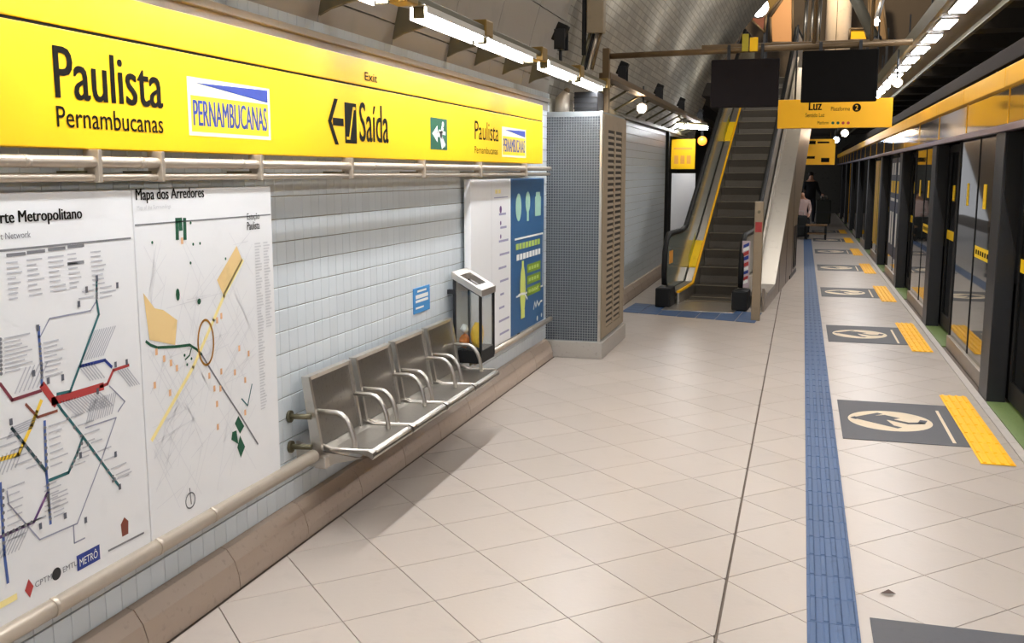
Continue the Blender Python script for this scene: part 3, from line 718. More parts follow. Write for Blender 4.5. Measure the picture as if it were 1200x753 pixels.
for k in range(34):
    z = .27 + k * .0556
    for (ya, yb) in ((py0 + .25, py0 + .585), (py0 + .66, py0 + 1.0)):
        lv.add([(px1 + .002, ya, z + .034), (px1 + .002, yb, z + .034), (px1 + .011, yb, z + .004), (px1 + .011, ya, z + .004), (px1 - .002, ya, z + .028), (px1 - .002, yb, z + .028), (px1 + .011, yb, z), (px1 + .011, ya, z)],
               [(0, 1, 2, 3), (7, 6, 5, 4), (3, 2, 6, 7), (0, 3, 7, 4), (1, 5, 6, 2)])
obj('louvres', lv, dm, dr)['kind'] = 'stuff'

# ================================================================== FLOOR MARKINGS
def rib_tile(L, Wd, nr, along='y', base=.004, rib=.004):
    mb = MB().cbox(.0015, Wd - .0015, .0015, L - .0015, 0, base, .0012)
    for k in range(nr):
        c = Wd * (k + .5) / nr; hw = Wd / nr * .26
        mb.add([(c - hw, .008, base), (c + hw, .008, base), (c + hw, L - .008, base), (c - hw, L - .008, base),
                (c - hw * .6, .012, base + rib), (c + hw * .6, .012, base + rib), (c + hw * .6, L - .012, base + rib), (c - hw * .6, L - .012, base + rib)],
               [(4, 5, 6, 7), (0, 1, 5, 4), (1, 2, 6, 5), (2, 3, 7, 6), (3, 0, 4, 7)])
    return mb
bt = thing('guiding_strip', (.187, 2.5, .001), 'long blue ribbed tactile strip along the platform', 'tactile paving')
pt = None
for k in range(106):
    if pt is None: pt = o = obj('tactile_tile', rib_tile(.24, .2, 4), M_TACB, bt, local=True)
    else: o = pt.copy(); COL.objects.link(o)
    o.location = (-.1, -.3 + k * .24, 0)
# nearest first: one yellow block and one charcoal mat per door
yproto = mproto = None
PADW = ['cut off by the photo bottom', 'second from the front, its disc sharp', 'third from the front', 'fourth from the front', 'fifth from the front', 'sixth from the front', 'seventh from the front', 'farthest']
PF = floor_plane(0)
for k in range(-1, 7):
    y0 = 6.79 + 4 * k
    if mproto is None:
        mt = thing('floor_mat', (.73, y0 + .6, .001), '', 'floor marking', 'charcoal waiting mats in front of the screen doors')
        obj('sheet', MB().cbox(-.4, .4, -.595, .595, 0, .003, .001), M_MATD, mt, local=True)
        F2 = Plane((0, 0, .003), (1, 0, 0), (0, 1, 0))
        def lf(nm, polys, m, lab=None):
            mb = MB()
            for p in polys: mb.add(p, [tuple(range(len(p)))])
            return obj(nm, mb, m, mt, lab, local=True)
        lf('disc', [disc(F2, -.06, -.01, .285, .0006, 40, .30)], M_CREAM, 'cream disc on the mat')
        lf('arrow', ribbon(F2, [(-.30, .03), (-.02, -.2)], .05, .0012) + ribbon(F2, [(-.3, .0), (-.12, .19)], .05, .0012) + [[F2.p(-.31, .03, .0013), F2.p(-.04, -.16, .0013), F2.p(-.08, .0, .0013), F2.p(.02, .08, .0013), F2.p(-.08, .16, .0013)]]
           + ribbon(F2, [(-.06, .03), (.06, -.06), (.15, -.03), (.17, .05)], .05, .0012), M_MATD, 'dark arrow inside the disc')
        lf('stripe', ribbon(F2, [(.30, -.52), (.30, .40)], .022, .0008), M_CREAM, 'pale line beside the disc')
        mproto = mt
    else:
        mt = copy_tree(mproto); mt.location = (.73, y0 + .6, .001)
    mt['label'] = 'charcoal floor mat with cream disc, ' + PADW[k + 1]
    if k == -1: continue
    if yproto is None:
        yt = thing('warning_strip', (1.215, 6.41, .001), '', 'tactile paving', 'yellow tactile strips in front of the screen doors')
        for q in range(8): 
            o = obj('tactile_tile', rib_tile(.244, .2, 4, rib=.007), M_TACY, yt, local=True) if q == 0 else o.copy()
            if q: COL.objects.link(o)
            o.location = (-.1, q * .244, .002)
        yproto = yt
    else:
        yt = copy_tree(yproto); yt.location = (1.215, 6.41 + 4 * k, .001)
    yt['label'] = 'yellow ribbed tactile strip at the platform edge, ' + ['nearest one', 'second nearest', 'third nearest', 'fourth nearest', 'fifth nearest', 'sixth nearest', 'farthest one'][k]
# blue pad before the escalator
bp = thing('tactile_pad', (-1.3, 12.5, .001), 'blue tactile pad on the floor before the escalator', 'tactile paving')
q = [Vector((-2.16, 12.42, 0)), Vector((-.47, 11.90, 0)), Vector((-.42, 12.78, 0)), Vector((-2.12, 13.30, 0))]
for i in range(7):
    for j in range(4):
        def B(a, b, z): 
            p = (q[0] * (1 - a) + q[1] * a) * (1 - b) + (q[3] * (1 - a) + q[2] * a) * b; return (p.x, p.y, z)
        a0, a1, b0, b1 = i / 7 + .003, (i + 1) / 7 - .003, j / 4 + .004, (j + 1) / 4 - .004
        obj('tactile_tile', MB().add([B(a0, b0, .001), B(a1, b0, .001), B(a1, b1, .001), B(a0, b1, .001), B(a0, b0, .006), B(a1, b0, .006), B(a1, b1, .006), B(a0, b1, .006)],
            [(4, 5, 6, 7), (0, 1, 5, 4), (1, 2, 6, 5), (2, 3, 7, 6), (3, 0, 4, 7)]), M_TACB, bp)

# ================================================================== PLATFORM SCREEN DOORS
XF, XG, XD = 1.44, 1.50, 1.60
M_ALU = mat('sill_aluminium', (150, 138, 124), .4, .5)
POST = ['nearest module at the right edge of the photo', 'first full module from the right', 'second full module from the right', 'third module, dark blue poster on its panes', 'fourth module, yellow poster on its panes',
        'fifth module from the right', 'sixth module from the right', 'seventh module, with yellow edge', 'eighth module from the right', 'farthest module']
M_STY = mat('sticker_yellow', (250, 206, 20), .5)
for k in range(-1, 9):
    y0 = 8.25 + 4 * k
    t = thing('screen_door', (1.52, y0, 0), 'platform screen door of dark posts and mirror glass, ' + POST[k + 1], 'door', 'platform screen doors')
    obj('post', MB().cbox(XF, XF + .135, y0, y0 + .36, 0, 2.06, .006), M_DKMET, t)
    obj('post_gusset', MB().prism([(XF + .02, 2.06), (XF + .02, 1.6), (XF + .13, 1.15), (XF + .13, 2.06)], 'y', y0 - .012, y0 + .002), M_BLACK, t)
    for (ya, yb) in ((y0 + .37, y0 + 1.42), (y0 + 1.44, y0 + 2.52)):
        g = obj('pane', MB().box(XG, XG + .012, ya, yb, .13, 2.06), M_PANE, t)
        if k == 2:
            obj('poster', MB().box(XG - .006, XG - .003, ya + .06, yb - .06, .35, 2.0), mat('poster_navy', (52, 60, 84), .4), g, 'dark blue poster')
            PR = Plane((XG - .006, ya + .06, 0), (0, -1, 0), (0, 0, 1)); W_ = yb - ya - .12
            flat('poster_blocks', [rect(PR, -W_ * f1, -W_ * f0, z0, z1, .001) for (f0, f1, z0, z1) in ((.15, .42, 1.72, 1.92), (.58, .85, 1.72, 1.92), (.15, .42, .55, 1.1), (.58, .85, .55, 1.1), (.1, .9, 1.28, 1.33))], M_WHITE2, g)
            flat('poster_bands', [rect(PR, -W_ * f1, -W_ * f0, 1.42, 1.62, .001) for (f0, f1) in ((.08, .46), (.54, .92))], M_STY, g)
        if k == 3:
            obj('poster', MB().box(XG - .006, XG - .003, ya + .05, yb - .05, .3, 2.0), mat('poster_yellow', (214, 176, 30), .45, vary=.3, scale=3), g, 'yellow poster')
    obj('mullion', MB().box(XG - .006, XG + .02, y0 + 1.42, y0 + 1.44, .13, 2.06), M_BLACK, t)
    obj('jamb', MB().cbox(XG - .01, XD + .06, y0 + 2.52, y0 + 2.58, 0, 2.06, .004), M_BLACK if k != 6 else M_YEL2, t)
    obj('sill', MB().cbox(XG - .03, XG + .04, y0 + .36, y0 + 2.52, 0, .13, .006), M_ALU, t)
    obj('threshold', MB().cbox(1.439, 1.66, y0 + 2.58, y0 + 3.99, -.03, .004, .002), M_GREEN, t, 'green threshold strip')
    for (ya, yb) in ((y0 + 2.59, y0 + 3.28), (y0 + 3.30, y0 + 3.99)):
        d = obj('door_leaf', MB().box(XD, XD + .012, ya + .05, yb - .05, .18, 1.98), M_PANE, t)
        f = MB().cbox(XD - .012, XD + .024, ya, ya + .05, .03, 2.06, .003).cbox(XD - .012, XD + .024, yb - .05, yb, .03, 2.06, .003)
        f.box(XD - .012, XD + .024, ya + .05, yb - .05, .03, .18).box(XD - .012, XD + .024, ya + .05, yb - .05, 1.98, 2.06)
        obj('leaf_frame', f, M_BLACK, d)
        obj('sticker', MB().box(XD - .004, XD - .001, ya + .06, yb - .06, 1.02, 1.12), M_STY, d, 'yellow warning band')
        obj('arrow_sticker', MB().box(XD - .004, XD - .001, ya + .24, ya + .38, 1.45, 1.62), M_STY, d)
    if k in (-1, 0, 1):
        s = obj('sticker', MB().box(XG - .004, XG - .001, y0 + .56, y0 + 1.36, 1.02, 1.12), M_STY, t, 'yellow warning band on the pane')
        PR = Plane((XG - .004, 0, 0), (0, -1, 0), (0, 0, 1))
        flat('sticker_text', [rect(PR, -(y0 + 1.3 - .11 * q), -(y0 + 1.3 - .11 * q - .07), 1.05, 1.09, .001) for q in range(6)], M_INK, s)
        obj('arrow_sticker', MB().box(XG - .004, XG - .001, y0 + .98, y0 + 1.12, 1.45, 1.66), M_STY, t)
        obj('arrow_sticker', MB().box(XG - .004, XG - .001, y0 + 1.92, y0 + 2.02, 1.45, 1.66), M_STY, t)
hd = thing('door_header', (1.55, 10, 2.05), 'long glossy grey header with yellow top band above the screen doors', 'header')
obj('core', MB().box(1.46, 1.72, -2, Y_END - .1, 2.063, 2.50), M_DKMET, hd)
M_HGL = mat('header_grey_gloss', (150, 146, 148), .08, .85, vary=.05, scale=2)
for k in range(24):
    y = 2.25 + 1.95 * k
    if y > Y_END - 2: break
    obj('panel', MB().cbox(1.425, 1.46, y + .006, y + 1.944, 2.115, 2.37, .003), M_HGL, hd)
    obj('divider', MB().box(1.42, 1.46, y - .008, y + .006, 2.11, 2.372), M_YEL2, hd)
    obj('yellow_band', MB().cbox(1.385, 1.47, y + .004, y + 1.946, 2.375, 2.515, .006), M_YEL2, hd)
obj('lower_strip', MB().cbox(1.41, 1.66, -2, Y_END - .1, 2.063, 2.112, .004), mat('strip_mauve', (136, 122, 136), .35, .4), hd, 'mauve grey strip under the header')
cap = thing('header_cap', (1.7, 10, 2.7), 'dark brown duct running above the screen door header', 'duct')
obj('duct', MB().cbox(1.60, 1.85, -2, Y_END - .1, 2.66, 2.80, .01), mat('duct_brown', (30, 24, 20), .9, spec=.1), cap)
for k in range(20): obj('bracket', MB().box(1.64, 1.68, 2 + 2 * k, 2.05 + 2 * k, 2.502, 2.67), M_DKMET, cap)

# ================================================================== LAMPS
FINS = [2.75, 3.68, 4.6, 5.53, 6.46, 7.04, 7.74, 8.54]
fp = None
for i, y in enumerate(FINS):
    pr = [(-2.335, 2.525), (-2.335, 2.72), (-2.2, 2.69), (-1.93, 2.615), (-1.93, 2.59), (-2.06, 2.60), (-2.18, 2.58), (-2.27, 2.555)]
    if fp is None:
        fp = o = obj('bracket_fin', MB().prism([(x + 2.335, z) for x, z in pr], 'y', -.012, .012), mat('fin_olive', (112, 106, 86), .5, .2))
    else: o = fp.copy(); COL.objects.link(o)
    o.location = (-2.335, y, 0)
    tag(o, 'curved olive bracket fin above the yellow sign, ' + ORD[i] + ' counted from the left', 'bracket', 'fins carrying the wall lamps')
lr = thing('lamp_rail', (-1.9, 5, 2.6), 'olive channel rail carrying the fluorescent tubes on the left', 'rail')
obj('channel', MB().cbox(-1.945, -1.855, -3.2, 9.75, 2.592, 2.625, .004), M_OLIVE, lr)
for y in (4.62, 5.855, 7.2, 8.49, 9.7): obj('clamp', MB().cbox(-1.95, -1.84, y - .07, y + .07, 2.565, 2.66, .008), mat('clamp_ochre', (146, 118, 62), .5, .3), lr)
LMP = [(4.84, 5.84, 'nearest lit fluorescent tube above the yellow sign'), (5.88, 6.98, 'second lit fluorescent tube above the yellow sign'), (7.38, 8.41, 'third lit fluorescent tube, before the pillar'), (8.56, 9.56, 'fourth lit fluorescent tube, over the pillar'),
       (2.3, 3.3, 'tube of the wall row just above the photo frame'), (3.36, 4.4, 'tube of the wall row above the frame, next to the nearest visible one'), (-.3, .7, 'tube of the wall row beside the viewer'), (.76, 1.8, 'tube of the wall row a step ahead of the viewer'), (-2.9, -1.9, 'last tube of the wall row behind the viewer'), (-1.8, -.8, 'tube of the wall row close behind the viewer')]
for ya, yb, lab in LMP:
    t = thing('fluorescent_lamp', (-1.9, ya, 2.56), lab, 'lamp', 'fluorescent tubes above the wall sign')
    obj('tube', MB().tube([(-1.9, ya + .02, 2.562), (-1.9, yb - .02, 2.562)], .026, 12), M_TUBE, t)
    for y in (ya, yb - .02): obj('end_cap', MB().cbox(-1.93, -1.87, y, y + .02, 2.53, 2.591, .003), M_OLIVE, t)
    obj('reflector', MB().prism([(-1.95, 2.592), (-1.85, 2.592), (-1.85, 2.556), (-1.854, 2.556), (-1.856, 2.588), (-1.944, 2.588), (-1.946, 2.524), (-1.95, 2.524)], 'y', ya, yb), mat('reflector_white', (214, 210, 200), .5), t)
# ceiling lights over the platform edge
ty = thing('light_tray', (1.3, 10, 3.15), 'long grey tray carrying the square lights over the platform edge', 'tray')
obj('tray', MB().cbox(1.11, 1.56, -2, 40, 3.20, 3.26, .006), mat('tray_grey', (84, 76, 66), .5, .3), ty)
obj('left_flange', MB().box(1.08, 1.11, -2, 40, 3.15, 3.30), M_OLIVE, ty); obj('right_flange', MB().box(1.56, 1.60, -2, 40, 3.15, 3.30), M_OLIVE, ty)
for k in range(16): obj('hanger', MB().box(1.32, 1.34, 2.5 + 2.5 * k, 2.52 + 2.5 * k, 3.26, 3.9), M_DKMET, ty)
CP = None
for k in range(-8, 18):
    y = 9.35 + 1.08 * k
    t = thing('square_light', (1.26, y, 3.19), ('bright rectangular ceiling light over the platform edge, ' + ORD[k] + ' one in view') if k >= 0 else 'ceiling light of the platform edge row, above the photo frame, ' + ORD[-k - 1] + ' before the visible ones', 'lamp', 'square lights in the grey tray')
    obj('diffuser', MB().box(1.20, 1.34, y, y + .6, 3.175, 3.185), M_LITR, t)
    obj('frame', MB().cbox(1.19, 1.35, y - .01, y + .61, 3.184, 3.20, .003), M_STEEL, t)
# spotlights along the wall head
XT = -1.93
tr = thing('cable_tray', (-2.0, 14, 2.75), 'brown cable tray along the wall head carrying the spotlights', 'tray')
obj('tray', MB().cbox(XT - .06, XT + .06, 9.95, 20.5, 2.68, 2.74, .005), M_BROWN, tr)
obj('rear_tray', MB().cbox(-2.32, -2.26, 10.45, 20.5, 2.46, 2.52, .005), M_OLIVE, tr)
for k in range(12): obj('strut', MB().tube([(-2.29, 10.6 + .85 * k, 2.5), (XT, 10.6 + .85 * k, 2.70)], .015, 6), M_OLIVE, tr)
for i, (y, lab) in enumerate(((8.05, 'black floodlight above the pillar, nearest'), (10.95, 'black floodlight at the end of the brown pipe'), (13.8, 'black floodlight on the cable tray, third'), (16.4, 'black floodlight on the cable tray, fourth'), (19.5, 'black floodlight by the escalator, farthest'))):
    t = thing('floodlight', (-1.93, y, 2.745), lab, 'floodlight', 'black floodlights along the wall head')
    hh = obj('housing', MB().cbox(-.045, .045, -.05, .05, -.075, .075, .010), M_BLACK, t, local=True); hh.location = (.0, 0, .13); hh.rotation_euler = (0, radians(24), 0)
    obj('yoke', MB().cbox(-1.97, -1.88, y - .066, y - .056, 2.742, 2.90, .003).cbox(-1.97, -1.88, y + .056, y + .066, 2.742, 2.90, .003).box(-1.95, -1.91, y - .066, y + .066, 2.742, 2.752), M_DKMET, t)
    if y < 9: obj('stem', MB().tube([(-1.93, y, 2.745), (-1.93, y, 2.63)], .014, 8), M_DKMET, t)
    ld = bpy.data.lights.new('flood', 'SPOT'); ld.energy = UP_SPOT; ld.spot_size = radians(150); ld.spot_blend = 1; ld.color = (1, .95, .87); ld.shadow_soft_size = .25
    lo = bpy.data.objects.new('flood_beam', ld); COL.objects.link(lo); lo.parent = t; lo.location = (.10, 0, .30); lo.rotation_euler = Vector((.62, .0, .78)).to_track_quat('-Z', 'Y').to_euler()
def bulb(name, c, r, lab, m=M_WARM, top=.35):
    t = thing(name, c, lab, 'lamp')
    obj('lens', MB().ico(c, r, 2), m, t)
    obj('shell', MB().tube([(c[0], c[1] + r * .2, c[2]), (c[0], c[1] + r * 2.4, c[2] + r * .8)], [r * 1.35, r * .8], 12), M_DKMET, t)
    obj('stem', MB().tube([(c[0], c[1] + r * 2, c[2] + r * .6), (c[0], c[1] + r * 2, c[2] + r + top)], .012, 6), M_DKMET, t)
bulb('spot_lamp', tuple(at_x(752, 127, -1.93)), .055, 'small glaring round lamp on the wall right of the pillar', top=.22)
bulb('spot_lamp', tuple(at_x(1052, 97, 1.05)), .05, 'glaring round lamp under the right light tray')
bulb('spot_lamp', tuple(at_y(990, 156, 23)), .07, 'white lamp glaring just below the yellow platform sign', top=.75)
bulb('spot_lamp', tuple(at_y(980, 164, 26)), .07, 'bluish white lamp left of the one below the yellow platform sign', mat('lit_cool', (220, 236, 255), .5, vary=0, emit=50), top=.78)

# ================================================================== ESCALATOR (local frame: x across, y up the run)
EA = radians(3.6)
es = thing('escalator', (-1.19, 13.2, 0), 'escalator with dark steps and steel balustrades rising from the platform', 'escalator', rz=-EA)
SLP = math.tan(radians(30)); L0 = 1.25; TOPL = 7.45
def ez(l, off=0.0): return off + max(0.0, min(l, TOPL) - L0) * SLP
def eo(name, mb, m, lab=None, parent=None): return obj(name, mb, m, parent or es, lab, local=True)
def sweep(off_lo, off_hi, x0, x1, l0, l1, n=14):
    # band between two heights above the nosing line
    ls = sorted(set([l0 + (l1 - l0) * k / n for k in range(n + 1)] + [L0, TOPL])); ls = [l for l in ls if l0 <= l <= l1]
    poly = [(l, ez(l, off_lo)) for l in ls] + [(l, ez(l, off_hi)) for l in reversed(ls)]
    return MB().prism(poly, 'x', x0, x1)
M_STEP = mat('step_metal', (92, 86, 78), .5, .3, vary=.1, scale=30)
M_NOSE = mat('step_nosing', (150, 140, 122), .5, .4)
eo('landing_plate', MB().cbox(-.46, .46, -.55, .42, .0072, .014, .003), M_STEEL)
sm = None
for k in range(20):
    l = .55 + .4 * k
    zt_ = min(3.6, max(.004, (l + .12 - L0) * SLP))
    z0_ = max(-.2, zt_ - .24)
    pr = [(0, -.235), (.02, -.12), (0, 0), (.41, 0), (.41, -.04), (.05, -.06)]
    if sm is None:
        mb = MB().prism([(a, b) for a, b in pr], 'x', -.34, .34)
        for r in range(26):
            x = -.335 + r * .0262; mb.box(x, x + .011, -.004, .40, 0, .006)
        st_ = sm = eo('step', mb, M_STEP)
        nose = eo('nosing', MB().box(-.34, .34, -.006, .03, .004, .011), M_NOSE, None, st_)
    else:
        st_ = sm.copy(); COL.objects.link(st_); nn = nose.copy(); COL.objects.link(nn); nn.parent = st_
    st_.location = (0, l, zt_)
eo('under_tray', sweep(-.5, -.28, -.34, .34, .4, 9.2), M_SOOT)
M_DECK = mat('balustrade_deck', (168, 162, 154), .38, .8)
M_GRN = mat('balustrade_glass', (120, 128, 120), .12, .2, vary=.12, scale=3)
for s in (-1, 1):
    sx = lambda a, b: (min(s * a, s * b), max(s * a, s * b))
    eo('skirt', sweep(-.25, .16, *sx(.345, .375), .1, 9.2), M_STEEL)
    eo('skirt_edge', sweep(.16, .185, *sx(.345, .385), .1, 9.2), M_TACY if s < 0 else M_STEEL, 'yellow edge line' if s < 0 else None)
    eo('inner_deck', sweep(.15, .20, *sx(.375, .47), .2, 9.2), M_DECK)
    hp = [(l, ez(l, .93)) for l in [9.2, 8.4, 7.7, TOPL, 7, 5, 3, 1.6, L0 + .05, 1.0, .4]]
    bal = [(9.2, ez(9.2, .2))] + [(l, ez(l, .2)) for l in (TOPL, L0, .2)] + [(-.10, .3), (-.16, .55), (-.08, .8), (.1, .9)] + [(l, ez(l, .92)) for l in (.4, L0, TOPL, 9.2)]
    eo('balustrade', MB().prism(bal, 'x', *sx(.485, .505)), M_GRN if s < 0 else M_DECK)
    c = [(.05, .95), (-.1, .88), (-.2, .72), (-.23, .5), (-.2, .3)]
    eo('handrail', MB().tube([(s * .495, l, z + .02) for l, z in hp] + [(s * .495, l, z) for l, z in c], .036, 10), M_BLACK)
    eo('newel_base', MB().cbox(s * .495 - .10, s * .495 + .10, -.30, .06, .0068, .26, .02), M_BLACK)
    eo('outer_deck', sweep(.14, .20, *sx(.505, .80 if s > 0 else .6), .2, 9.2), M_DECK)
eo('deck_rail', sweep(.20, .40, .53, .56, .2, 9.2), mat('deck_pale', (198, 190, 178), .35, .6))
for l in (1.55, 4.9):
    eo('yellow_band', sweep(.19, .215, -.48, -.372, l, l + .6, 4), M_STY, 'yellow tape across the deck')
    eo('yellow_band', sweep(.22, .36, -.484, -.482, l + .02, l + .58, 4), mat('band_olive', (176, 170, 40), .4), 'yellow tape on the balustrade')
eo('warning_sticker', MB().box(-.484, -.481, .05, .3, .55, .72), M_ORAN)
# right hand side cladding down to the floor
side = [(-.25, 0), (5.3, 0), (5.3, .95), (8.4, .95 + 3.1 * SLP), (9.2, .95 + 3.1 * SLP)] + [(l, ez(l, .16)) for l in (9.2, TOPL, L0, .2)] + [(-.25, .3)]
M_CLAD = mat('cladding_steel', (150, 136, 122), .38, .75, vary=.08, scale=3)
cl = eo('side_cladding', MB().prism(side, 'x', .77, .80), M_CLAD)
for l in (1.9, 3.1, 4.3): eo('joint', MB().box(.80, .803, l, l + .015, .02, ez(l, .12)), M_DKMET, None, cl)
for l in (4.55, 4.85, 5.15): eo('grille_bar', MB().box(.80, .812, l, l + .06, .12, .85), M_DKMET, None, cl)
eo('grille_foot', MB().box(.80, .812, 3.9, 5.3, .0, .06), M_DKMET, None, cl)
eo('far_panel', MB().box(.5, .8, 5.28, 5.3, 0, 1.0), M_CLAD)
side2 = [(-.1, 0), (5.3, 0), (8.4, 3.1 * SLP), (9.2, 3.1 * SLP)] + [(l, ez(l, .16)) for l in (9.2, TOPL, L0, .2)]
eo('side_cladding', MB().prism(side2, 'x', -.6, -.57), M_CLAD)
eo('soffit', MB().prism([(5.3, .9), (8.4, .9 + 3.1 * SLP), (8.4, 1.0 + 3.1 * SLP), (5.3, 1.0)], 'x', -.57, .77), M_CLAD)
# colourful notice inside the right newel and control post
nt_ = eo('newel_notice', MB().box(.50, .60, -.22, -.21, .30, .90), mat('notice_multi', (196, 176, 180), .4), 'multicoloured notice panel')
F3 = Plane((0, -.2202, 0), (1, 0, 0), (0, 0, 1))
for m_, zs in ((M_RED, (.38, .56, .70)), (M_NAVY, (.46, .64, .80)), (M_WHITE2, (.34, .5, .76))):
    mb = MB()
    for z in zs: mb.add([F3.p(.515, z, .001), F3.p(.585, z + .03, .001), F3.p(.585, z + .08, .001), F3.p(.515, z + .045, .001)], [(0, 1, 2, 3)])
    eo('notice_patch', mb, m_, None, nt_)['kind'] = 'stuff'
cp = thing('control_post', (-.47, 12.15, 0), 'stainless steel control post with red button at the escalator foot', 'post')
obj('column', MB().cbox(-.53, -.425, 12.1, 12.2, 0, 1.42, .006), mat('post_steel', (150, 134, 112), .35, .8), cp)
obj('button_plate', MB().cbox(-.515, -.44, 12.095, 12.10, 1.06, 1.18, .001), M_RED, cp, 'red emergency button plate')
obj('key_switch', MB().tube([(-.478, 12.10, 1.30), (-.478, 12.092, 1.30)], .02, 12), M_OLIVE, cp)

# ================================================================== HANGING OBJECTS
pp = thing('hanging_pipe', (-.5, 9.85, 2.9), 'horizontal brown pipe carrying the two black monitors', 'pipe')
obj('pipe', MB().tube([(-1.86, 9.85, 2.885), (.9, 9.85, 2.925)], .028, 12), M_BROWN, pp)
obj('upright', MB().cbox(-1.93, -1.865, 9.81, 9.89, 2.32, 2.96, .004), M_BROWN, pp)
obj('brace', MB().tube([(-1.86, 9.85, 2.6), (-1.99, 10.6, 2.66)], .014, 8), M_BROWN, pp)
for x in (.05, .55): obj('hanger', MB().tube([(x, 9.85, 2.92), (x, 9.85, 4.6)], .016, 8), M_BROWN, pp)
obj('secondary_bar', MB().cbox(-.98, .62, 9.88, 9.93, 2.93, 2.965, .004), M_BROWN, pp)
for (xa, xb, za, zb, lab, m_) in ((-.878, -.25, 2.37, 2.815, 'left black hanging monitor over the escalator', mat('monitor_charcoal', (30, 26, 27), .8, spec=.1)), (-.05, .618, 2.405, 2.87, 'right black hanging monitor above the yellow platform sign', M_SOOT)):
    t = thing('hanging_monitor', ((xa + xb) / 2, 9.85, 2.9), lab, 'monitor', 'black monitors on the brown pipe')
    obj('casing', MB().cbox(xa, xb, 9.79, 9.87, za, zb, .012), m_, t)
    obj('screen', MB().box(xa + .03, xb - .03, 9.87, 9.873, za + .03, zb - .03), M_BLACK, t)
    for x in (xa + .16, xb - .16): obj('hanger_arm', MB().cbox(x - .015, x + .015, 9.795, 9.819, zb - .05, 2.95, .003), M_DKMET, t)
for u0, u1, v0, v1, lab, m_ in ((879, 888, 44, 60, 'small bright yellow tag box on the brown pipe above the left monitor', M_YEL), (870, 877, 40, 60, 'small olive yellow tag box on the brown pipe, left of the brighter one', mat('tag_olive', (176, 160, 40), .5))):
    A = at_y(u0, v0, 9.77); B = at_y(u1, v1, 9.77)
    t = thing('pipe_tag', ((A.x + B.x) / 2, 9.79, B.z), lab, 'tag')
    obj('box', MB().cbox(A.x, B.x, 9.755, 9.79, B.z, A.z, .006), m_, t)
    obj('hook', MB().tube([((A.x + B.x) / 2, 9.788, A.z - .02), ((A.x + B.x) / 2, 9.822, A.z - .06)], .008, 6), M_BLACK, t)
def hung_sign(name, lab, y, u0, v0, u1, v1):
    A = at_y(u0, v0, y); B = at_y(u1, v1, y)
    t = thing(name, ((A.x + B.x) / 2, y, B.z), lab, 'sign')
    obj('sign_box', MB().cbox(A.x, B.x, y, y + .12, B.z, A.z, .006), M_YEL2, t)
    for f in (.15, .85):
        x = A.x + (B.x - A.x) * f; obj('hanger', MB().tube([(x, y + .06, A.z), (x, y + .06, A.z + .9)], .012, 6), M_DKMET, t)
    return t, front_plane(y)
hs, PH = hung_sign('platform_sign', 'amber yellow hanging platform sign under the right monitor', 13.0, 912, 117, 1045, 149)
def hp_(u, v, y=13.0): return PH.inv(at_y(u, v, y))
def htext(body, u0, v0, u1, v1, m=M_INK, bold=.01):
    (a0, b1), (a1, b0) = hp_(u0, v0), hp_(u1, v1); return text(body, PH, a0, a1, b0, b1, m, hs, .0015, bold=bold)
htext('Luz', 948, 118, 963, 129, bold=.03); htext('Plataforma', 974, 125, 996, 129.5, bold=.0); htext('Sentido Luz', 944, 132.5, 966, 137, bold=0.0); htext('Platform', 958, 142, 971, 145.5, bold=0.0)
a, b = hp_(1004, 126); flat('number_disc', [disc(PH, a, b, .05, .001)], M_INK, hs); text('2', PH, a - .016, a + .016, b - .03, b + .03, M_YEL2, hs, .002, bold=.02)
flat('line_dots', [disc(PH, *hp_(u, 144), .018, .001, 12) for u in (976, 982)], M_DGREEN, hs); flat('line_dots', [disc(PH, *hp_(u, 144), .018, .001, 12) for u in (988, 994)], M_RED, hs)
h2, PH2 = hung_sign('platform_sign', 'smaller distant yellow hanging sign beyond the escalator', 24.0, 938, 163, 978, 193)
q_ = lambda u, v: PH2.inv(at_y(u, v, 24.0))
flat('sign_print', [rect(PH2, q_(942, 169)[0], q_(956, 165)[0], q_(942, 169)[1], q_(942, 165)[1]), rect(PH2, q_(958, 168)[0], q_(972, 165)[0], q_(942, 168)[1], q_(942, 166)[1]), rect(PH2, q_(938, 185)[0], q_(955, 182)[0], q_(942, 186)[1], q_(942, 183)[1]), rect(PH2, q_(962, 190)[0], q_(972, 185)[0], q_(942, 190)[1], q_(942, 185)[1])], M_INK, h2)

# ---- recess at the far end of the left wall
yk = 19.6
A = at_y(787, 163, yk); B = at_y(814, 198, yk)
t = thing('recess_sign', (A.x, yk, B.z), 'small square yellow sign in the recess left of the escalator', 'sign')
obj('sign_box', MB().cbox(A.x, B.x, yk, yk + .1, B.z, A.z, .006), M_YEL, t)
PK = front_plane(yk)
flat('sign_print', [rect(PK, A.x + .06 + .12 * i, A.x + .14 + .12 * i, B.z + .1, B.z + .26) for i in range(3)] + [rect(PK, A.x + .05, A.x + .4, A.z - .2, A.z - .16)], M_ORAN, t)
A = at_y(787, 203, yk); B = at_y(813, 275, yk)
t = thing('recess_board', (A.x, yk, B.z), 'tall white board below the small yellow sign by the escalator', 'notice board')
obj('board', MB().cbox(A.x, B.x, yk, yk + .06, B.z - .25, A.z, .006), M_WHITE, t)
obj('leg', MB().box(A.x + .05, A.x + .1, yk + .01, yk + .05, 0, B.z - .25).box(B.x - .1, B.x - .05, yk + .01, yk + .05, 0, B.z - .25), M_DKMET, t)
structure(obj('wall_recess', MB().box(-3.9, -3.6, 17.7, 30, -.1, 4).box(-3.9, -2.36, 30, 30.3, -.1, 4).box(-3.9, -2.34, 17.75, 30, 2.9, 3.1), M_TUNNEL), 'dark recess beyond the end of the tiled wall')
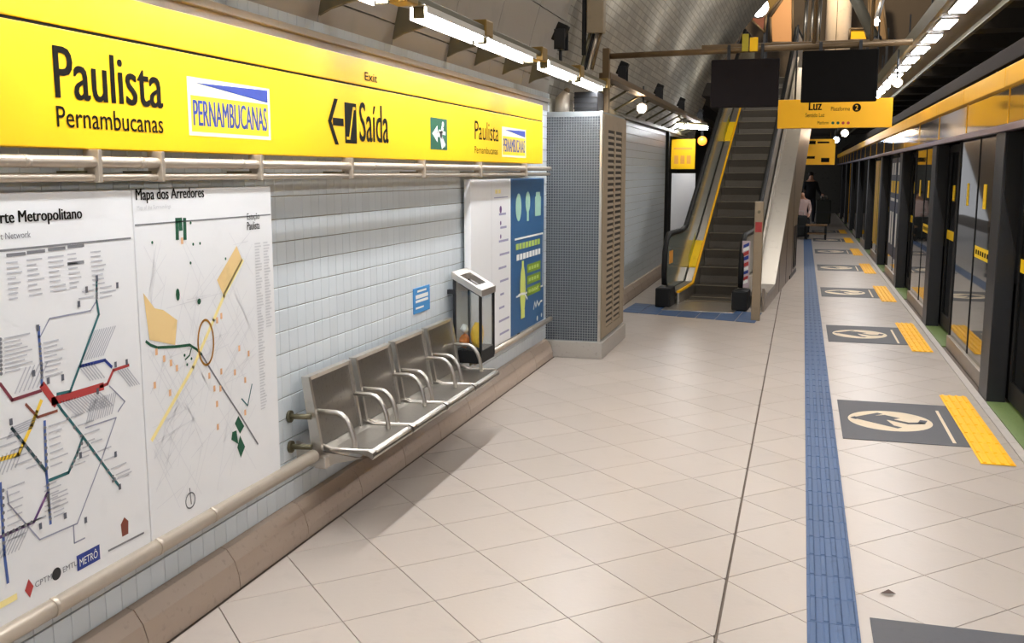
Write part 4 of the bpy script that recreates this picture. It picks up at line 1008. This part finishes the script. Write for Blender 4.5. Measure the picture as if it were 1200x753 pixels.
structure(obj('trim_3', MB().cbox(-2.36, -2.28, 17.72, 17.84, 0, 2.5, .006), M_BLACK), 'black edge post ending the tiled wall')
t = thing('amber_lamp', tuple(at_y(823, 165, 19.4)), 'amber beacon lamp beside the small yellow sign', 'lamp')
obj('lens', MB().ico(tuple(at_y(823, 165, 19.4)), .09, 2), mat('lit_amber', (255, 150, 50), .4, vary=0, emit=1.5), t)
obj('mount', MB().tube([at_y(823, 165, 19.45), at_y(823, 158, 19.6), at_y(823, 140, 19.6)], .03, 8), M_DKMET, t)

# ---- equipment on and above the pillar
t = thing('equipment_box', (-2.0, 9.6, 2.32), 'dark ribbed equipment box on top of the mosaic pillar', 'box')
obj('case', MB().cbox(-2.13, -1.90, 9.45, 9.75, 2.32, 2.52, .01), M_DKMET, t)
for k in range(3): obj('rib', MB().box(-2.13, -1.90, 9.44, 9.452, 2.36 + .05 * k, 2.375 + .05 * k), M_BLACK, t)
t = thing('white_canister', (-2.25, 9.45, 2.32), 'pale curved canister on the pillar behind the sign end', 'canister')
obj('body', MB().tube([(-2.25, 9.45, 2.32), (-2.24, 9.45, 2.45), (-2.2, 9.45, 2.52)], [.07, .075, .04], 12), M_PIPE, t); obj('cap', MB().ico((-2.2, 9.45, 2.53), .035, 1), M_BROWN, t)
P0 = at_x(695, 18, -1.95)
t = thing('junction_cabinet', (-1.98, P0.y, 3.05), 'beige junction cabinet on the vault above the pillar', 'box')
obj('case', MB().cbox(-2.0, -1.84, P0.y - .06, P0.y + .06, 3.05, 3.5, .01), mat('cabinet_beige', (148, 134, 112), .5), t)
obj('side_bar', MB().box(-2.045, -2.01, P0.y - .05, P0.y, 2.85, 3.4), M_BLACK, t)
for k in range(4): obj('conduit', MB().tube([(-1.975 + .035 * k, P0.y, 3.06), (-2.06 + .035 * k, P0.y, 2.72)], .016, 8), [M_OLIVE, M_BLACK, M_PIPE, M_BROWN][k], t)

# ---- upper hall seen over the monitors
YU = 27.0
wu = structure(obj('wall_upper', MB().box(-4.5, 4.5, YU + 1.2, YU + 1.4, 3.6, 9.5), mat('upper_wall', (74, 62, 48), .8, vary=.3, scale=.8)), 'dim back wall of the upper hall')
def slab(name, lab, cat, pts, y, m, th=.12, extra=None):
    t = thing(name, tuple(at_y(*pts[0], y)), lab, cat)
    P_ = [at_y(u, v, y) for u, v in pts]
    obj('panel', MB().prism([(p.x, p.z) for p in P_], 'y', y, y + th), m, t)
    lo_ = min(P_, key=lambda q: q.z)
    if lo_.z > 3.66: obj('post', MB().box(lo_.x - .03, lo_.x + .03, y + .02, y + .08, 3.62, lo_.z + .3), M_DKMET, t)
    mb = MB()
    for a, b in zip(P_, P_[1:] + P_[:1]): mb.tube([(a.x, y - .01, a.z), (b.x, y - .01, b.z)], .03, 6)
    obj('edge', mb, extra or M_BROWN, t)
    return t
slab('orange_hoarding', 'orange-tan slanting hoarding in the upper hall above the left monitor', 'hoarding', [(904, 50), (929, 50), (929, -8), (922, -8), (903, 20)], YU, mat('hoarding_tan', (196, 142, 90), .6, vary=.12, scale=1.5))
slab('brown_hoarding', 'dark ochre panel left of the orange-tan hoarding upstairs', 'hoarding', [(899, 18), (918, -6), (899, -6)], YU + .3, mat('hoarding_ochre', (120, 92, 30), .6))
slab('maroon_sign', 'reddish brown sign panel below a white lamp upstairs', 'sign', [(881, 10), (881, 24), (896, 38), (898, 18)], YU - .5, mat('sign_maroon', (122, 70, 50), .5))
slab('maroon_sign', 'dark maroon triangular panel with pale sloping edge upstairs', 'sign', [(848, 47), (865, 47), (865, 25)], YU - 4.3, mat('sign_plum', (84, 52, 58), .5), extra=M_PIPE)
slab('amber_box', 'small amber sign box between pillar and grey strut upstairs', 'sign', [(995, 47), (1017, 47), (1013, 34), (996, 34)], YU - 1, M_YEL2)
slab('tan_hoarding', 'broad brown timber panel behind the grey strut upstairs', 'hoarding', [(1018, 47), (1040, 47), (1034, -6), (1018, -6)], YU + .4, mat('hoarding_brown', (122, 94, 58), .6, vary=.2, scale=1.2))
c0 = at_y(983, 20, YU - .3)
t = thing('cream_column', (c0.x, YU - .3, 3.62), 'round cream column lit warmly in the upper hall', 'column')
obj('shaft', MB().tube([(c0.x, YU - .3, 3.62), (c0.x, YU - .3, 8.5)], .30, 24), mat('column_cream', (232, 206, 174), .5), t)
obj('seam', MB().tube([(c0.x - .05, YU - .602, 3.62), (c0.x - .05, YU - .602, 8.5)], .008, 6), M_BROWN, t)
s0, s1 = at_y(1001, -4, 15), at_y(1026, 47, 15)
t = thing('grey_strut', tuple(s1), 'grey diagonal tube strut above the right monitor', 'strut'); obj('tube', MB().tube([s0 + (s0 - s1) * .6, s1], .075, 14), mat('strut_grey', (108, 106, 96), .5), t); obj('shoe', MB().ico(tuple(s1), .09, 2), M_DKMET, t)
s0, s1 = at_y(955, -4, 18), at_y(946, 58, 18)
t = thing('silver_mullions', tuple(s1), 'bundle of silver vertical mullions beside the cream column', 'mullion')
for k in range(3):
    a, b = at_y(946 + 8 * k, -6, 20), at_y(942 + 8 * k, 55, 20); obj('mullion', MB().tube([a, b], .035, 10), M_STEEL, t)
YU -= .6
c1 = at_y(889, 8, YU - .7)
t = thing('bright_lamp', tuple(c1), 'brilliant white lamp at the top above the escalator', 'lamp')
obj('lens', MB().tube([(c1.x, YU - .7, c1.z), (c1.x, YU - .64, c1.z)], .2, 16), M_LITR, t); obj('ring', MB().tube([(c1.x, YU - .66, c1.z), (c1.x, YU - .4, c1.z)], .24, 16), M_WHITE, t); obj('bracket', MB().tube([(c1.x, YU - .5, c1.z), (c1.x, YU - .5, c1.z + 1)], .02, 6), M_DKMET, t)
YU += .6
s = at_y(1033, 20, YU - .8)
t = thing('chrome_lamp', tuple(s), 'sparkling chrome lamp pole right of the grey strut', 'lamp'); obj('pole', MB().tube([at_y(1026, 28, YU - .8), at_y(1035, -6, YU - .8)], .07, 10), M_STEEL, t); obj('lens', MB().ico(tuple(at_y(1027, 26, YU - .85)), .08, 2), M_LITR, t)
# unseen warm lamp, added to brighten the escalator and upper hall
t = thing('fill_lamp', (.4, 24.0, 8.0), 'added warm fill lamp over the upper hall, above the photo frame', 'lamp')
obj('shade', MB().tube([(.4, 24, 8.0), (.4, 24, 8.3)], [.35, .2], 16), M_DKMET, t)
ld = bpy.data.lights.new('fill_light', 'POINT'); ld.energy = 600; ld.color = (1, .86, .66); ld.shadow_soft_size = .3
lo = bpy.data.objects.new('fill_light', ld); COL.objects.link(lo); lo.parent = t; lo.location = (0, 0, -.35)

for hx, hy, lab in ((.5, 2.5, 'added hanging fill lamp over the platform, above the frame, nearest the viewer'), (.4, 7.5, 'added hanging fill lamp over the platform, above the frame, second from the viewer'), (.2, 12.0, 'added hanging fill lamp over the platform, above the frame, before the escalator'), (-.5, 16.5, 'added hanging fill lamp over the escalator run, above the photo frame')):  # unseen lamps added to light the vault and floor evenly
    t = thing('fill_lamp', (hx, hy, 5.7), lab, 'lamp', 'added fill lamps over the platform')
    obj('shade', MB().tube([(hx, hy, 5.7), (hx, hy, 5.95)], [.35, .2], 16), M_DKMET, t); obj('cord', MB().tube([(hx, hy, 5.95), (hx, hy, 6.6)], .02, 6), M_BLACK, t)
    ld = bpy.data.lights.new('fill_light', 'POINT'); ld.energy = HALL_FILL; ld.color = (1, .96, .9); ld.shadow_soft_size = .3
    lo = bpy.data.objects.new('fill_light', ld); COL.objects.link(lo); lo.parent = t; lo.location = (0, 0, -.32)
q0 = at_y(822, 150, 19.0)
t = thing('recess_lamp', tuple(q0), 'white strip lamp over the board in the recess', 'lamp')
obj('tube', MB().tube([(q0.x - .5, 18.9, q0.z + .05), (q0.x + .1, 19.1, q0.z)], .035, 10), M_TUBE, t); obj('channel', MB().tube([(q0.x - .5, 18.92, q0.z + .11), (q0.x + .1, 19.12, q0.z + .06)], .03, 8), M_OLIVE, t); obj('hanger', MB().tube([(q0.x - .3, 19.0, q0.z + .1), (-2.45, 19.0, 2.95)], .012, 6), M_OLIVE, t)

# ================================================================== FAR PEOPLE AND LUGGAGE
def figure(name, lab, joints, edges, radii, zones, hair, hairm, root=0, loc=(0, 0, 0), rz=0):
    me = bpy.data.meshes.new(name); me.from_pydata(joints, edges, [])
    o = bpy.data.objects.new(name, me); COL.objects.link(o)
    md = o.modifiers.new('skin', 'SKIN'); md.use_smooth_shade = True
    for v, r in zip(me.skin_vertices[0].data, radii): v.radius = (r, r); v.use_root = False
    me.skin_vertices[0].data[root].use_root = True
    sb = o.modifiers.new('sub', 'SUBSURF'); sb.levels = 2; sb.render_levels = 2
    dg = bpy.context.evaluated_depsgraph_get(); dg.update()
    nm = bpy.data.meshes.new_from_object(o.evaluated_get(dg))
    o.modifiers.clear(); o.data = nm; bpy.data.meshes.remove(me)
    nm.materials.clear()
    for m_, _ in zones: nm.materials.append(m_)
    for p in nm.polygons:
        p.use_smooth = True
        for i, (m_, f) in enumerate(zones):
            if f(p.center): p.material_index = i; break
    o.location = loc; o.rotation_euler = (0, 0, rz)
    tag(o, lab, 'person')
    obj('hair', MB().ico(hair[0], hair[1], 2, 0, (.95, 1.05, .95)), hairm, o, local=True)
    return o
M_SKIN = mat('skin', (206, 156, 128), .5); M_JKT = mat('jacket_black', (22, 23, 28), .7); M_TRS = mat('trousers_navy', (30, 32, 44), .7); M_HAIR = mat('hair_dark', (38, 28, 22), .6); M_PALE = mat('top_pale_pink', (206, 178, 170), .7); M_SHOE = mat('shoe_grey', (120, 118, 116), .6)
def hand(J, E, R, base, idx, d, spread):
    d = Vector(d).normalized(); sp = Vector(spread).normalized(); b = Vector(base)
    J.append(tuple(b + d * .06)); R.append(.028); E.append((idx, len(J) - 1)); palm = len(J) - 1
    for k in range(4):
        l = (.07, .085, .08, .06)[k]; o_ = sp * (.024 * (k - 1.5))
        J.append(tuple(Vector(J[palm]) + o_ + d * .04)); R.append(.009); E.append((palm, len(J) - 1))
        J.append(tuple(Vector(J[palm]) + o_ + d * (.04 + l * .8) + Vector((0, -.012, 0)))); R.append(.0085); E.append((len(J) - 2, len(J) - 1))
    J.append(tuple(b + d * .05 + sp * -.055)); R.append(.010); E.append((idx, len(J) - 1))
# standing man
J = [(0, 0, .92), (0, 0, 1.15), (0, .01, 1.38), (0, .01, 1.50), (0, -.01, 1.60), (0, -.01, 1.70),
     (-.10, 0, .88), (-.11, -.02, .48), (-.12, .03, .08), (-.13, -.13, .04), (.10, 0, .88), (.12, -.05, .48), (.13, .0, .08), (.15, -.16, .04),
     (-.19, .01, 1.40), (-.24, .02, 1.12), (-.22, -.10, .90), (.19, .01, 1.40), (.27, -.03, 1.13), (.30, -.22, 1.02), (0, -.095, 1.60)]
E_ = [(0, 1), (1, 2), (2, 3), (3, 4), (4, 5), (0, 6), (6, 7), (7, 8), (8, 9), (0, 10), (10, 11), (11, 12), (12, 13), (2, 14), (14, 15), (15, 16), (2, 17), (17, 18), (18, 19), (4, 20)]
R_ = [.15, .15, .16, .06, .085, .075, .10, .07, .05, .04, .10, .07, .05, .04, .075, .055, .04, .075, .055, .04, .022]
hand(J, E_, R_, J[16], 16, (0, -.3, -1), (0, 1, 0)); hand(J, E_, R_, J[19], 19, (.3, -1, -.3), (0, 0, 1))
pz = at_z(948, 262.5)
figure('person', 'standing person in black jacket and dark trousers far down the platform', J, E_, R_,
       [(M_SHOE, lambda c: c.z < .07), (M_SKIN, lambda c: c.z > 1.46 or (abs(c.x) > .17 and c.z < 1.04 and c.z > .7 and (c.y < -.1 and (c.x < 0 and c.z < .9 or c.x > .29)))), (M_TRS, lambda c: c.z < .9 and abs(c.x) < .2), (M_JKT, lambda c: True)],
       ((0, .015, 1.70), .10), M_HAIR, 0, (pz.x, pz.y, 0), .3)
# seated person
J = [(0, 0, .50), (0, .02, .72), (0, 0, .95), (0, -.01, 1.06), (0, -.03, 1.15), (0, -.03, 1.24),
     (-.10, -.05, .48), (-.12, -.42, .48), (-.12, -.42, .08), (-.12, -.56, .04), (.10, -.05, .48), (.13, -.42, .48), (.13, -.44, .08), (.14, -.58, .04),
     (-.18, 0, .97), (-.23, -.06, .72), (-.14, -.28, .60), (.18, 0, .97), (.23, -.06, .72), (.15, -.28, .60), (0, -.115, 1.14)]
E_ = E_[:20]; R_ = [.15, .14, .15, .055, .082, .07, .10, .07, .05, .04, .10, .07, .05, .04, .07, .05, .036, .07, .05, .036, .02]
hand(J, E_, R_, J[16], 16, (.2, -1, -.4), (1, 0, 0)); hand(J, E_, R_, J[19], 19, (-.2, -1, -.4), (-1, 0, 0))
pz2 = at_z(937, 279)
figure('person', 'seated person in pale top and black trousers beside the escalator end', J, E_, R_,
       [(M_SHOE, lambda c: c.z < .07), (M_SKIN, lambda c: c.z > 1.03 or (c.y < -.26 and c.z > .52 and abs(c.x) < .2 and c.z > .56)), (M_JKT, lambda c: c.z < .58), (M_PALE, lambda c: True)],
       ((0, .01, 1.235), .10), M_HAIR, 0, (pz2.x + .02, pz2.y + .55, 0), .1)
def case(name, lab, c, w_, d_, h_, m):
    t = thing(name, c, lab, 'luggage')
    x, y, z = c
    obj('shell', MB().cbox(x - w_ / 2, x + w_ / 2, y - d_ / 2, y + d_ / 2, z + .06, z + h_, .04), m, t)
    for sx in (-1, 1):
        for sy in (-1, 1): obj('wheel', MB().tube([(x + sx * w_ * .38 - .012, y + sy * d_ * .34, z + .03), (x + sx * w_ * .38 + .012, y + sy * d_ * .34, z + .03)], .03, 10), M_BLACK, t)
    obj('handle', MB().tube([(x - w_ * .2, y, z + h_ - .02), (x - w_ * .2, y, z + h_ + .12), (x + w_ * .2, y, z + h_ + .12), (x + w_ * .2, y, z + h_ - .02)], .012, 8), M_STEEL, t)
    obj('strap', MB().cbox(x - w_ / 2 - .006, x + w_ / 2 + .006, y - d_ / 2 - .006, y + d_ / 2 + .006, z + h_ * .5, z + h_ * .5 + .04, .004), M_DKMET, t)
pc = at_z(963, 263)
case('suitcase', 'large dark green-black suitcase beside the standing person', (pc.x + .02, pc.y - .6, 0), .48, .34, .86, mat('case_green', (44, 46, 38), .6))
pc = at_z(937, 278)
case('suitcase', 'black suitcase in front of the seated person by the escalator', (pc.x, pc.y - .55, 0), .36, .26, .62, mat('case_black', (24, 27, 26), .6))
pt3 = at_z(956, 281)
t = thing('low_bench', (pt3.x, pt3.y, 0), 'low brown slatted bench between suitcases far down the platform', 'bench')
for k in range(4): obj('slat', MB().cbox(pt3.x - .27, pt3.x + .27, pt3.y + .1 * k, pt3.y + .09 + .1 * k, .36, .40, .005), mat('bench_brown', (120, 92, 62), .6), t)
obj('shelf', MB().cbox(pt3.x - .25, pt3.x + .25, pt3.y + .02, pt3.y + .38, .14, .18, .005), mat('bench_brown', (120, 92, 62), .6), t)
for sx in (-1, 1):
    for sy in (0.02, .34): obj('leg', MB().box(pt3.x + sx * .24 - .025, pt3.x + sx * .24 + .025, pt3.y + sy, pt3.y + sy + .05, 0, .36), M_BLACK, t)
t = thing('stool', (pz2.x + .02, pz2.y + .58, 0), 'low black stool under the seated person', 'stool')
obj('seat', MB().cbox(pz2.x - .16, pz2.x + .2, pz2.y + .42, pz2.y + .78, .30, .345, .01), M_BLACK, t)
for sx in (-.14, .16):
    for sy in (.44, .74): obj('leg', MB().box(pz2.x + sx, pz2.x + sx + .03, pz2.y + sy, pz2.y + sy + .03, 0, .305), M_BLACK, t)
lf_ = at_z(1040, 696)
t = MB().add([(lf_.x - .03, lf_.y, .002), (lf_.x, lf_.y - .02, .012), (lf_.x + .035, lf_.y + .005, .004), (lf_.x + .005, lf_.y + .022, .014), (lf_.x, lf_.y, .003)], [(0, 1, 4), (1, 2, 4), (2, 3, 4), (3, 0, 4)])
tag(obj('dry_leaf', t, mat('leaf_brown', (96, 78, 70), .7)), 'small dry brown scrap on the floor right of the blue strip', 'litter')
for o in COL.objects:
    if o.type == 'EMPTY' and o.get('category') == '': del o['category']
bpy.context.view_layer.update()
